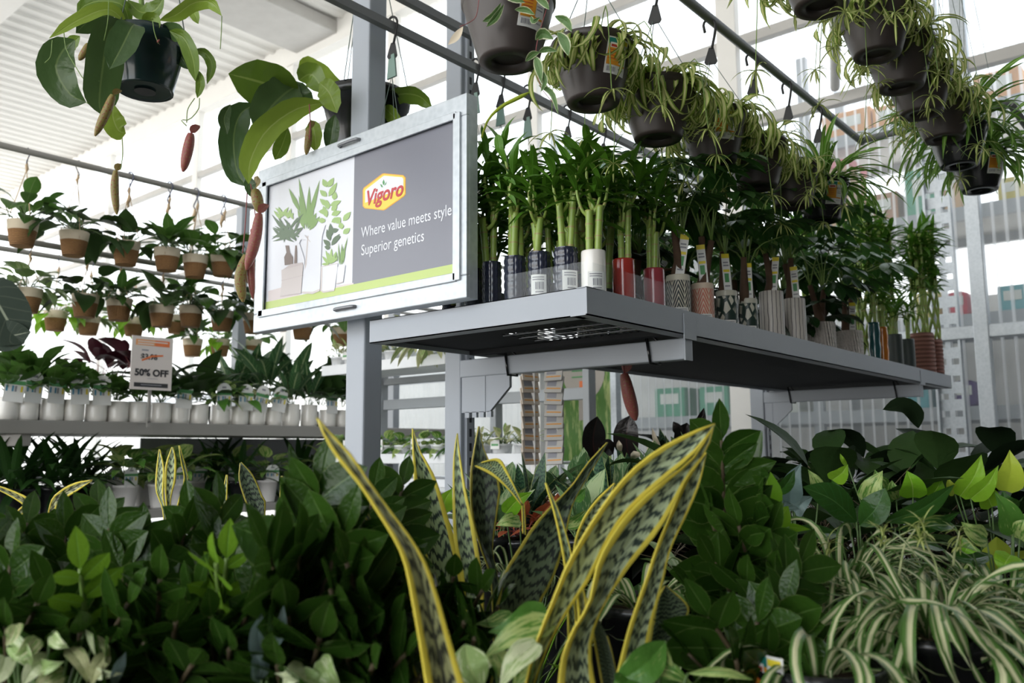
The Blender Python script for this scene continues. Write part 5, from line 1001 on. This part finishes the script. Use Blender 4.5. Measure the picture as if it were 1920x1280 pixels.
zz(1400, 1.15, [(1330, 1110, 1.12), (1420, 1120, 1.12), (1470, 1090, 1.16), (1380, 1190, 1.05), (1440, 1190, 1.08), (1290, 1180, 1.1), (1500, 1010, 1.25)], 'low ZZ plant left of the striped spider plant', sz=1.1)

# --- snake plants: every leaf from its two edges
def edge_leaf(mb, Lp, Rp, d0, d1, m=0, dr=0., n=20, nx=6, bulge=.012, base=None):
    """blade between two outlines; dr sets the right edge nearer or farther, bulge the channel depth"""
    def rs(p, dd):
        ls = [0.]
        for i in range(1, len(p)): ls.append(ls[-1]+math.hypot(p[i][0]-p[i-1][0], p[i][1]-p[i-1][1]))
        out = []; T_ = ls[-1]; sm_ = smooth_path([V((x, y, 0)) for x, y in p], 60); ll = [0.]
        for i in range(1, 60): ll.append(ll[-1]+(sm_[i]-sm_[i-1]).length)
        for i in range(n):
            s_ = ll[-1]*i/(n-1); k = 0
            while k < 58 and ll[k+1] < s_: k += 1
            f = (s_-ll[k])/max(ll[k+1]-ll[k], 1e-6); q = sm_[k].lerp(sm_[k+1], min(max(f, 0), 1)); t = i/(n-1); d = d0+(d1-d0)*t+dd*math.sin(PI*min(t*1.1, 1)*.5); out.append(P(q.x, q.y, d))
        return out
    A, B = rs(Lp, 0), rs(Rp, dr); mb.k += 1; rows = []; uvr = []
    if base is not None:                                  # run the blade on down into its pot
        a0, b0 = A[-1], B[-1]; mid = (a0+b0)/2; hw = (b0-a0)/2; t0 = (mid-(A[-3]+B[-3])/2).normalized(); L_ = (base-mid).length
        for p in smooth_path([mid, mid+t0*L_*.35, base], 8)[1:]:
            f = (p-mid).length/max(L_, 1e-4); A.append(p-hw*(1-.45*f)); B.append(p+hw*(1-.45*f))
        n = len(A)
    for i in range(n):
        w_ = (B[i]-A[i]).length; row = []; ur = []
        for j in range(nx+1):
            t = j/nx; p = A[i].lerp(B[i], t); p = p+(p-C0).normalized()*(4*t*(1-t)*min(bulge, w_*.22)); row.append(p); ur.append((mb.k+.01+.98*t, 1-i/(n-1)))
        rows.append(row); uvr.append(ur)
    mb.grid(rows, uvr)
def snake(lab, px, d, leaves, hb=.17, r=.09, group=None):
    b = P(px, 1200, d); o = thing('snake_plant', lab, 'potted plant', (b.x, b.y, ZBN), 0, group); inst('pot', bpot(r, hb), o); inst('soil', soil_mesh(r*.9, hb-.02), o)
    for L_, R_, d0, d1, m, dr in leaves: mb = MB(); mb.k = R.randint(0, 60); edge_leaf(mb, L_, R_, d0, d1, 0, dr, base=V((b.x+rv(.03), b.y+rv(.03), ZBN+hb-.03)) if L_[-1][1] >= 1060 else None); mb.build('leaf', [m], o, True, solid=.0022)
    return o
snake('snake plant with the long yellow edged leaf leaning left past the front post', 820, 1.05, [
    ([(594, 783), (600, 800), (628, 852), (673, 907), (710, 963), (743, 1017), (760, 1060), (772, 1120), (786, 1200), (800, 1290)], [(595, 783), (623, 815), (660, 853), (693, 903), (737, 963), (770, 1007), (800, 1057), (822, 1120), (845, 1200), (872, 1290)], .93, .86, 'snake_stripe', .02),
    ([(668, 935), (690, 980), (722, 1050), (745, 1130), (770, 1240)], [(672, 935), (712, 1000), (745, 1065), (772, 1140), (800, 1240)], 1.16, 1.08, 'snake_dark', .02)])
snake('snake plant of the three tall banded leaves standing in the centre', 870, 1.38, [
    ([(773, 803), (774, 850), (776, 890), (782, 980), (792, 1050), (806, 1115), (820, 1230)], [(774, 803), (789, 847), (815, 893), (843, 980), (858, 1033), (872, 1110), (872, 1230)], 1.45, 1.35, 'snake', .02),
    ([(857, 812), (850, 860), (849, 950), (852, 1017), (866, 1090), (876, 1220)], [(858, 812), (862, 850), (874, 923), (888, 983), (899, 1050), (906, 1100), (906, 1220)], 1.40, 1.32, 'snake', -.02),
    ([(897, 799), (888, 845), (882, 890), (884, 960), (902, 1030), (920, 1085), (925, 1200)], [(899, 799), (907, 840), (925, 880), (938, 912), (932, 965), (924, 1030), (934, 1085), (940, 1200)], 1.44, 1.36, 'snake_dark', .02),
    ([(886, 872), (925, 893), (955, 920), (978, 948)], [(905, 866), (935, 860), (952, 885), (980, 944)], 1.43, 1.41, 'snake', .0),
    ([(978, 944), (979, 970), (980, 1000)], [(983, 944), (985, 970), (986, 1003)], 1.42, 1.42, 'snake_stripe', .0)])
snake('snake plant with one wide nearly black leaf leaning right in the centre', 980, 1.28, [
    ([(1138, 829), (1100, 870), (1072, 910), (1040, 942), (1003, 982), (976, 1024), (947, 1072), (932, 1130), (930, 1230)], [(1140, 829), (1117, 870), (1090, 915), (1073, 950), (1062, 1000), (1050, 1050), (1032, 1097), (1012, 1135), (985, 1230)], 1.42, 1.22, 'snake_dark', .03),
    ([(1022, 905), (1040, 967), (1055, 1040), (1062, 1100), (1066, 1220)], [(1024, 905), (1047, 955), (1062, 1000), (1072, 1040), (1075, 1100), (1085, 1220)], 1.25, 1.18, 'snake', .01),
    ([(1152, 905), (1116, 940), (1090, 980), (1076, 1030), (1074, 1120)], [(1153, 905), (1142, 935), (1112, 985), (1090, 1032), (1092, 1120)], 1.30, 1.22, 'snake_pale', .02)])
snake('big foreground snake plant whose pale yellow edged leaves fan up to the right', 1070, 1.0, [
    ([(1340, 794), (1290, 813), (1227, 847), (1173, 893), (1127, 952), (1090, 1010), (1060, 1065), (1038, 1120), (1003, 1210), (982, 1295)], [(1341, 796), (1302, 850), (1243, 900), (1187, 950), (1150, 998), (1122, 1052), (1102, 1093), (1066, 1144), (1028, 1212), (996, 1295)], 1.08, .98, 'snake_pale', .03),
    ([(1334, 806), (1296, 862), (1240, 905), (1185, 955), (1148, 1003), (1120, 1058), (1104, 1130), (1077, 1175), (1054, 1230), (1046, 1295)], [(1338, 800), (1326, 843), (1294, 885), (1267, 940), (1245, 980), (1222, 1013), (1192, 1048), (1168, 1080), (1128, 1145), (1110, 1200), (1110, 1245), (1119, 1295)], 1.10, .97, 'snake_pale', .04),
    ([(1324, 848), (1288, 895), (1263, 950), (1244, 995), (1228, 1035), (1212, 1083), (1195, 1130), (1176, 1188), (1158, 1260)], [(1325, 848), (1312, 907), (1289, 963), (1266, 1010), (1253, 1045), (1245, 1085), (1234, 1125), (1222, 1170), (1206, 1260)], 1.14, 1.02, 'snake_pale', .03),
    ([(1246, 1098), (1232, 1125), (1222, 1170), (1212, 1250)], [(1250, 1098), (1292, 1138), (1275, 1175), (1250, 1225)], 1.16, 1.12, 'snake_dark', .03),
    ([(1078, 1060), (1082, 1120), (1086, 1200), (1084, 1280)], [(1082, 1060), (1098, 1120), (1104, 1200), (1102, 1280)], 1.06, 1.04, 'snake_stripe', .01),
    ([(1100, 1120), (1112, 1190), (1128, 1280)], [(1140, 1195), (1150, 1230), (1160, 1280)], 1.10, 1.06, 'snake_dark', .01)])
snake('snake plant with two leaves spread flat at the far left behind the ZZ plants', 75, 1.75, [
    ([(-20, 905), (20, 918), (55, 935), (70, 960), (72, 1060)], [(-18, 912), (15, 928), (45, 948), (58, 970), (62, 1060)], 1.75, 1.75, 'snake_stripe', 0), ([(174, 899), (140, 905), (110, 922), (92, 950), (76, 1060)], [(172, 902), (145, 920), (118, 938), (104, 958), (88, 1060)], 1.7, 1.75, 'snake_stripe', 0), ([(25, 970), (40, 950), (66, 945), (70, 1060)], [(30, 972), (46, 962), (68, 958), (78, 1060)], 1.72, 1.75, 'snake_stripe', 0)])
snake('snake plant of slim upright leaves against the low white pots on the left', 318, 1.75, [
    ([(298, 842), (293, 880), (292, 920), (305, 960), (312, 1060)], [(300, 842), (308, 880), (306, 930), (312, 965), (318, 1060)], 1.78, 1.75, 'snake_pale', 0), ([(322, 838), (311, 870), (309, 910), (312, 950), (318, 1060)], [(324, 838), (330, 860), (329, 900), (320, 945), (324, 1060)], 1.75, 1.74, 'snake_pale', .01), ([(335, 835), (340, 870), (345, 900), (330, 960), (322, 1060)], [(337, 835), (350, 880), (352, 905), (340, 960), (330, 1060)], 1.77, 1.75, 'snake', .01)])
snake('snake plant with a dark banded leaf between ZZ plants left of the post', 470, 1.7, [
    ([(450, 868), (448, 900), (460, 940), (470, 965), (474, 1060)], [(452, 866), (474, 890), (492, 930), (498, 950), (490, 1060)], 1.72, 1.7, 'snake_dark', .01), ([(424, 890), (416, 930), (413, 970), (408, 1060)], [(427, 890), (426, 930), (424, 975), (422, 1060)], 1.7, 1.7, 'snake_pale', 0), ([(527, 892), (524, 940), (522, 1060)], [(530, 892), (531, 940), (534, 1060)], 1.75, 1.75, 'snake_pale', 0)])

# --- spider plants
def spider(px, py, d, n, lab, tagside=None, L=(.22, .42), W=(.013, .021), hb=.20, r=.10, stalks=(), bias=None):
    b = P(px, py, d); o = thing('spider_plant', lab, 'potted plant', (b.x, b.y, ZBN), 0, None); z0 = b.z-ZBN
    inst('pot', bpot(r, max(z0-.03, .1)), o); inst('soil', soil_mesh(r*.9, z0-.05), o)
    mb = MB()
    for i in range(n):
        az = i*2.39996+rv(.3); e = R.uniform(.35, 1.35); d_ = sph(az, e); l = R.uniform(*L); pts = [V((math.cos(az)*.03, math.sin(az)*.03, z0-.04))]; p = pts[0].copy(); c = R.uniform(1.8, 4.6); ns = 14; tw = rv(1.7)
        for j in range(ns):
            ax = V((-math.sin(az+tw*j/ns), math.cos(az+tw*j/ns), 0)); d_ = Matrix.Rotation(c/ns*(1.3 if j > 3 else .5), 3, ax) @ d_; p = p+d_*(l/ns); pts.append(p)
        mb.path_leaf(pts, R.uniform(*W), 'strap', V((0, 0, 1)) if e < 1.15 else V((math.cos(az), math.sin(az), .3)), .28, 0, 2)
    mb.build('foliage', ['spider'], o)
    if stalks:
        for pth, dd in stalks:
            ms, ml = MB(), MB(); pxtube(ms, pth, dd, dd, [2.6, 2.2, 1.8, 1.4]); q = P(*pth[-1], dd)
            for i in range(18): l = R.uniform(.018, .04); ml.leaf(q+V((0, 0, -.008*(i % 4))), sph(i*2.4, R.uniform(-.2, 1.2)), V((0, 0, 1)), l, .0042, 'strap', R.uniform(.5, 1.5), 5, .3)
            so = ms.build('flower_stalk', ['cream_leaf'], o, True); lo = ml.build('plantlet_leaves', ['spider_hang'], so); lo.matrix_basis = Matrix.Translation(-o.location)
    if tagside is not None:
        rr = lambda z: r*.98; t = price_patch(rr, 0, .075, 0, .062); zz_ = P(1480, 1265, d).z-ZBN-.04
        ti = inst('care_tag', t, o, (0, 0, zz_), tagside); t2 = bpy.data.objects.new('lettering', text('$13.98', .0105, 'ink')); COL.objects.link(t2); t2.parent = ti; R_ = r*.98+.003; a = .0178/R_
        t2.matrix_basis = Matrix.Translation(V((math.cos(a)*R_, math.sin(a)*R_, .050))) @ Matrix.Rotation(a+PI/2, 4, 'Z') @ Matrix.Rotation(PI/2, 4, 'X')
    return o
spider(1735, 1135, 1.22, 150, 'large green and white striped spider plant at the bottom right', None, (.14, .36), (.010, .019), stalks=(([(1686, 1080), (1692, 1040), (1700, 1015), (1722, 985)], 1.24), ([(1762, 1090), (1752, 1050), (1735, 1015), (1732, 975)], 1.24), ([(1640, 1055), (1655, 1035), (1660, 1015), (1655, 990)], 1.28), ([(1788, 1060), (1790, 1035), (1797, 1010), (1799, 995)], 1.3)))
spider(1575, 1065, 1.42, 110, 'smaller spider plant with thin yellowish blades left of the large striped one', None, (.16, .32), (.008, .014), stalks=(([(1555, 1060), (1552, 1035), (1553, 1010)], 1.4),))
spider(1880, 1110, 1.42, 80, 'spider plant at the right edge behind the large striped one', None, (.18, .32), (.011, .018))
spider(1530, 1195, 1.10, 26, 'black pot with an orange care tag at the bottom edge, striped blades hanging over', -2.05, (.14, .28), (.010, .016), r=.085)
spider(960, 1035, 1.62, 30, 'tiny pale spider plant between the tall snake leaves', None, (.08, .16), (.004, .007), r=.06)
spider(1200, 1090, 1.45, 40, 'spider plant half hidden behind the big pale snake leaves', None, (.16, .26), (.010, .016))

# --- pothos and philodendron: leaves given one by one
def leafy(name, lab, px, py, d, mats, leaves, n_fill=0, fill=None, hb=.16, r=.075, group=None, cat='potted plant', fm=0, fmt=None):
    b = P(px, py, d); o = thing(name, lab, cat, (b.x, b.y, ZBN), 0, group); inst('pot', bpot(r, hb), o); inst('soil', soil_mesh(r*.9, hb-.02), o); mb = MB(); ms = MB(); c0 = V((b.x, b.y, ZBN+hb-.02))
    for lf in leaves:
        (x0, y0), (x1, y1), wp, m = lf[:4]; dd = lf[4] if len(lf) > 4 else d; tl = lf[5] if len(lf) > 5 else rv(.5); pr = lf[6] if len(lf) > 6 else 'heart'
        mx, my = (x0+x1)/2, (y0+y1)/2; nx_, ny_ = -(y1-y0)*.08, (x1-x0)*.08; s_ = R.choice((-1, 1))
        pxleaf(mb, [(x0, y0), (mx+nx_*s_, my+ny_*s_), (x1, y1)], dd, dd-.02, wp, pr, m, tl, .22, 12, 6, .02, dm=-.012)
        q = P(x0, y0, dd); ms.tube(smooth_path([c0+V((rv(.03), rv(.03), 0)), c0.lerp(q, .5)+V((0, 0, .04)), q], 8), [.0030, .0028, .0026, .0024, .0022, .002, .0018, .0016], 5, 0)
    if n_fill: L, W, el, pr = fill; crown(mb, c0-V((0, 0, 0)), n_fill, L, W, el, pr, .8, (.14, .30), tuple(range(len(mats))) if fmt is None else fmt, 0, .04, nx=4)
    mb.build('foliage', mats, o, True); ms.build('petioles', ['petiole'], o, True); return o
H = 'heart'; O = 'ovate'
leafy('pothos', 'mottled pothos leaves arching between the dark snake leaf and the big pale one', 960, 1200, 1.05, ['pothos', 'pothos_pale'], [((1025, 1142), (915, 1185), 62, 0, 1.06, .3), ((1035, 1165), (905, 1235), 58, 0, 1.03, .5), ((945, 1190), (1030, 1205), 46, 0, 1.08, -.3), ((872, 1208), (905, 1292), 74, 1, .98, .0, O), ((1008, 1205), (935, 1292), 54, 1, .98, .5), ((925, 1220), (950, 1290), 42, 0, 1.02, -.4), ((960, 1150), (890, 1170), 34, 0, 1.15, .6), ((985, 1235), (960, 1290), 40, 0, 1.02, .2)], 6, ((.07, .10), (.55, .7), (.1, .9), H))
leafy('pothos', 'mottled pothos leaf standing up right of the big snake leaf bases', 1190, 1260, 1.02, ['pothos'], [((1248, 1202), (1150, 1280), 66, 0, 1.02, -.2, O), ((1235, 1215), (1255, 1275), 36, 0, 1.04, .5), ((1290, 1262), (1412, 1274), 22, 0, 1.0, .6, O), ((1180, 1270), (1150, 1300), 50, 0, 1., .2), ((1215, 1250), (1300, 1285), 40, 0, 1.03, -.5)], 4, ((.06, .09), (.55, .7), (.0, .6), H))
leafy('pothos', 'pale cream splashed leaves in the very bottom left corner', 80, 1250, .98, ['pothos_pale', 'cream_leaf'], [((20, 1200), (60, 1260), 36, 0), ((70, 1195), (20, 1240), 34, 1), ((90, 1230), (40, 1290), 38, 0), ((60, 1250), (120, 1240), 30, 0), ((120, 1260), (60, 1300), 40, 1), ((10, 1230), (-20, 1290), 40, 0), ((160, 1180), (185, 1240), 16, 0, 1., .2, O), ((180, 1190), (205, 1240), 14, 1, 1., -.2, O), ((130, 1215), (165, 1280), 34, 1), ((30, 1170), (10, 1210), 30, 1), ((95, 1190), (130, 1215), 26, 0), ((200, 1225), (170, 1290), 30, 1), ((150, 1250), (230, 1262), 26, 0)], 16, ((.05, .08), (.4, .55), (.2, 1.), O))
leafy('pothos', 'pale mottled leaves at the bottom edge below the tall ZZ stems', 585, 1270, .97, ['pothos_pale'], [((600, 1235), (640, 1290), 46, 0, .97, .4), ((590, 1262), (515, 1262), 32, 0, .97, .6), ((570, 1250), (530, 1290), 40, 0, .97, .2), ((560, 1262), (610, 1290), 30, 0)], 4, ((.06, .08), (.5, .6), (.2, .8), H))
leafy('zamia_seedling', 'silver shining leaf pair between the ZZ stems at bottom left', 500, 1240, .98, ['silver'], [((492, 1245), (490, 1150), 44, 0, .98, .5, O), ((505, 1225), (532, 1135), 26, 0, .98, -.5, O), ((485, 1280), (478, 1220), 36, 0, .98, .3, O), ((215, 1290), (236, 1222), 26, 0, .98, .6, O)], 0)
leafy('ficus_plant', 'bright green broad leaf pair over the ZZ plant on the right', 1410, 960, 1.52, ['basket_pale', 'pothos_neon', 'philo'], [((1412, 985), (1440, 878), 62, 1, 1.5, .3, O), ((1404, 992), (1362, 912), 56, 2, 1.5, -.3, O), ((1440, 990), (1478, 948), 40, 1, 1.52, .5, O), ((1465, 985), (1470, 1000), 30, 0, 1.5, 0, O), ((1385, 960), (1350, 890), 44, 0, 1.6, .6, O), ((1390, 1000), (1352, 1060), 36, 1, 1.5, .2, O), ((1430, 1000), (1520, 992), 20, 1, 1.5, .4, O), ((1450, 930), (1490, 880), 26, 2, 1.55, .4, O)], 18, ((.08, .12), (.5, .6), (.2, 1.), O))
leafy('philodendron', 'dark glossy long leaves in the middle of the right bed', 1620, 980, 1.62, ['philo'], [((1606, 978), (1505, 912), 58, 0, 1.6, .4, O), ((1612, 985), (1660, 915), 56, 0, 1.6, -.3, O), ((1655, 978), (1790, 908), 40, 0, 1.6, .5, O), ((1680, 990), (1800, 960), 30, 0, 1.62, .6, O), ((1575, 1000), (1500, 985), 30, 0, 1.6, .6, O), ((1590, 960), (1560, 900), 40, 0, 1.7, .2, O)], 18, ((.09, .14), (.40, .52), (.0, .9), O))
leafy('pothos', 'silvery grey leaf beside the bright pair in the right bed', 1500, 960, 1.72, ['silver', 'pothos'], [((1480, 942), (1502, 868), 44, 0, 1.68, .2), ((1485, 945), (1460, 962), 40, 0, 1.68, .6), ((1535, 930), (1515, 880), 30, 1, 1.75, .3), ((1490, 960), (1525, 930), 34, 0, 1.7, -.4)], 22, ((.06, .10), (.55, .7), (.2, 1.), H))
leafy('pothos', 'marbled pothos with a bright triangular leaf behind the dark philodendron', 1690, 950, 1.85, ['pothos', 'pothos_neon'], [((1712, 932), (1700, 882), 48, 1, 1.8, .1), ((1630, 945), (1655, 882), 46, 0, 1.8, -.3), ((1560, 900), (1590, 870), 34, 1, 1.85, .4), ((1745, 930), (1765, 895), 34, 1, 1.85, .4), ((1680, 935), (1672, 900), 36, 0, 1.85, .3), ((1590, 875), (1575, 850), 10, 1, 1.9, .5, O), ((1660, 920), (1640, 880), 34, 0, 1.9, .4)], 30, ((.07, .11), (.6, .75), (.2, 1.), H))
leafy('pothos', 'lime yellow pothos with pointed leaves at the right edge', 1860, 930, 1.85, ['pothos_lime', 'pothos_neon'], [((1885, 920), (1893, 843), 50, 0, 1.82, .2), ((1800, 930), (1840, 852), 46, 1, 1.84, .3), ((1820, 935), (1872, 872), 36, 1, 1.8, .4), ((1850, 930), (1815, 880), 34, 0, 1.88, -.4), ((1790, 925), (1778, 895), 22, 0, 1.85, .4), ((1860, 950), (1830, 905), 40, 1, 1.82, .2)], 24, ((.07, .11), (.6, .75), (.3, 1.1), H))
leafy('pothos', 'marbled green and white pothos leaves below the lime one at the right', 1880, 1040, 1.55, ['pothos', 'pothos_neon', 'philo'], [((1900, 1000), (1865, 922), 48, 0, 1.52, .3), ((1912, 1010), (1930, 960), 50, 0, 1.52, -.3), ((1850, 1010), (1802, 978), 42, 0, 1.54, .4), ((1820, 1020), (1808, 1038), 40, 1, 1.52, .1), ((1895, 1040), (1880, 1075), 46, 1, 1.5, .2), ((1790, 985), (1720, 965), 34, 2, 1.6, .6, O), ((1860, 1040), (1780, 1040), 36, 2, 1.56, .6, O), ((1770, 1030), (1690, 1020), 30, 2, 1.5, .8, O), ((1900, 960), (1880, 920), 40, 2, 1.62, .3), ((1840, 1090), (1900, 1110), 30, 1, 1.5, .7)], 26, ((.07, .11), (.6, .75), (.1, 1.), H))
leafy('pothos', 'single round pothos leaves peeping between the snake leaves in the centre', 985, 950, 1.75, ['pothos_neon', 'pothos'], [((948, 962), (998, 922), 34, 0, 1.7, .2), ((975, 975), (930, 985), 32, 1, 1.7, .4), ((830, 960), (848, 915), 36, 0, 1.7, .3), ((1075, 935), (1098, 915), 24, 1, 1.8, .3), ((1060, 985), (1100, 955), 30, 1, 1.7, .5)], 12, ((.06, .10), (.6, .75), (.2, 1.), H))

# --- dark foliage in the shade under the shelf
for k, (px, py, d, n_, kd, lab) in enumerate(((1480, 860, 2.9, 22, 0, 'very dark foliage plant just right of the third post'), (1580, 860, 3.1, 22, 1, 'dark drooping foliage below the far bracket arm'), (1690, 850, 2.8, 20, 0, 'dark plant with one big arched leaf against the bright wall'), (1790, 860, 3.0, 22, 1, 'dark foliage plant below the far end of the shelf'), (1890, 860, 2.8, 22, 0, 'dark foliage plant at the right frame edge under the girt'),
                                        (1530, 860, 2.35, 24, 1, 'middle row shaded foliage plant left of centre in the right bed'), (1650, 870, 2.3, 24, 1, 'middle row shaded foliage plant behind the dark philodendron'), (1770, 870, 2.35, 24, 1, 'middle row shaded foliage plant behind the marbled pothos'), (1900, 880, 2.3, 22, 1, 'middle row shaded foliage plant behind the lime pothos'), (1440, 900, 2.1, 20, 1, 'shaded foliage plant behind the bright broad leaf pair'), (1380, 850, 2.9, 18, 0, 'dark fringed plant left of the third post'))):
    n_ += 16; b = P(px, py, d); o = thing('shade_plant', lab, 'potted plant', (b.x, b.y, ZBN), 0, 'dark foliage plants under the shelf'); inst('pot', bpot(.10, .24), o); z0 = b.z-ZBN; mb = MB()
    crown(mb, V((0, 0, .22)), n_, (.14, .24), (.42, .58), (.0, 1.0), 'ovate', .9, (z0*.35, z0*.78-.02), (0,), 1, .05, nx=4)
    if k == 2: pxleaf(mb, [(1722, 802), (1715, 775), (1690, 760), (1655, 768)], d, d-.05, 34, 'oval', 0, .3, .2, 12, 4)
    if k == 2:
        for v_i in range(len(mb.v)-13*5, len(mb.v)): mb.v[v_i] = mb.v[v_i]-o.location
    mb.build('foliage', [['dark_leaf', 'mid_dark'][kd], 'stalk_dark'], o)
# --- small rosettes in the bed behind the snake leaves
lst = [(905, 930, 2.5, 0), (950, 905, 2.7, 1), (985, 915, 2.4, 0), (1020, 895, 2.8, 1), (1055, 905, 2.5, 2), (1090, 890, 2.8, 1), (1110, 915, 2.3, 0), (1150, 890, 2.7, 1), (1185, 880, 2.9, 0), (1225, 870, 2.9, 1), (1040, 945, 2.2, 2), (975, 950, 2.2, 2), (1085, 945, 2.1, 1), (1260, 855, 3.1, 0), (1300, 850, 3.1, 1), (930, 945, 2.2, 1), (1130, 870, 3.1, 2)]
for k, (px, py, d, kd) in enumerate(lst):
    b = P(px, py, d); nm = ['dark banded pointed', 'pale marbled', 'coral red'][kd]
    o = thing('small_rosette', '%s %s plant in the back bed, %s row' % (ORD[k], nm, ['near', 'middle', 'far'][0 if d < 2.35 else 1 if d < 2.75 else 2]), 'potted plant', (b.x, b.y, ZBN), 0, 'small plants in the back bed'); inst('pot', bpot(.06, max(b.z-ZBN-.08, .1)), o); z0 = b.z-ZBN; mb = MB()
    if kd == 0: crown(mb, V((0, 0, z0-.09)), 13, (.13, .20), (.22, .30), (.5, 1.45), 'lance', .15, (0, 0), (0,), 0, .03, .35); ms = ['hahnii']
    elif kd == 1: crown(mb, V((0, 0, z0-.08)), 13, (.09, .15), (.42, .55), (.3, 1.3), 'ovate', .4, (.02, .05), (0,), 1, .03); ms = ['hahnii_pale', 'petiole']
    else: crown(mb, V((0, 0, z0-.07)), 18, (.05, .09), (.3, .42), (.1, 1.3), 'ovate', .6, (.01, .04), (0,), 1, .04); ms = ['coral_leaf', 'petiole_red']
    mb.build('foliage', ms, o)
leafy('rubber_plant', 'rubber plant with two upright nearly black oval leaves below the shelf', 1150, 860, 3.2, ['rubber'], [((1118, 868), (1120, 780), 46, 0, 3.2, .3, 'oval'), ((1180, 862), (1182, 778), 48, 0, 3.2, -.2, 'oval'), ((1150, 850), (1125, 830), 30, 0, 3.15, .5, 'oval')], 6, ((.14, .2), (.4, .5), (.0, .7), 'oval'), r=.11, hb=.3)
leafy('rubber_plant', 'black leaved rubber plant behind the tip of the big snake leaf', 1295, 850, 3.3, ['rubber'], [((1290, 850), (1288, 792), 44, 0, 3.3, .2, 'oval'), ((1298, 812), (1320, 764), 20, 0, 3.3, .3, 'lance'), ((1275, 820), (1262, 790), 20, 0, 3.3, -.3, 'ovate'), ((1310, 840), (1345, 800), 26, 0, 3.3, .4, 'oval')], 6, ((.14, .2), (.4, .5), (.0, .7), 'oval'), r=.11, hb=.3)
leafy('peace_lily', 'plant with slim white flower blades beside the rubber plants', 1230, 850, 2.9, ['cream', 'mid_dark'], [((1240, 842), (1223, 802), 10, 0, 2.9, .3, 'lance'), ((1215, 855), (1226, 825), 9, 0, 2.9, -.2, 'lance'), ((1165, 845), (1160, 825), 12, 0, 2.9, .3, 'lance'), ((1190, 860), (1188, 845), 20, 0, 2.9, .3, O)], 12, ((.12, .18), (.3, .4), (.2, 1.1), O), r=.08, hb=.25, fmt=(1,))
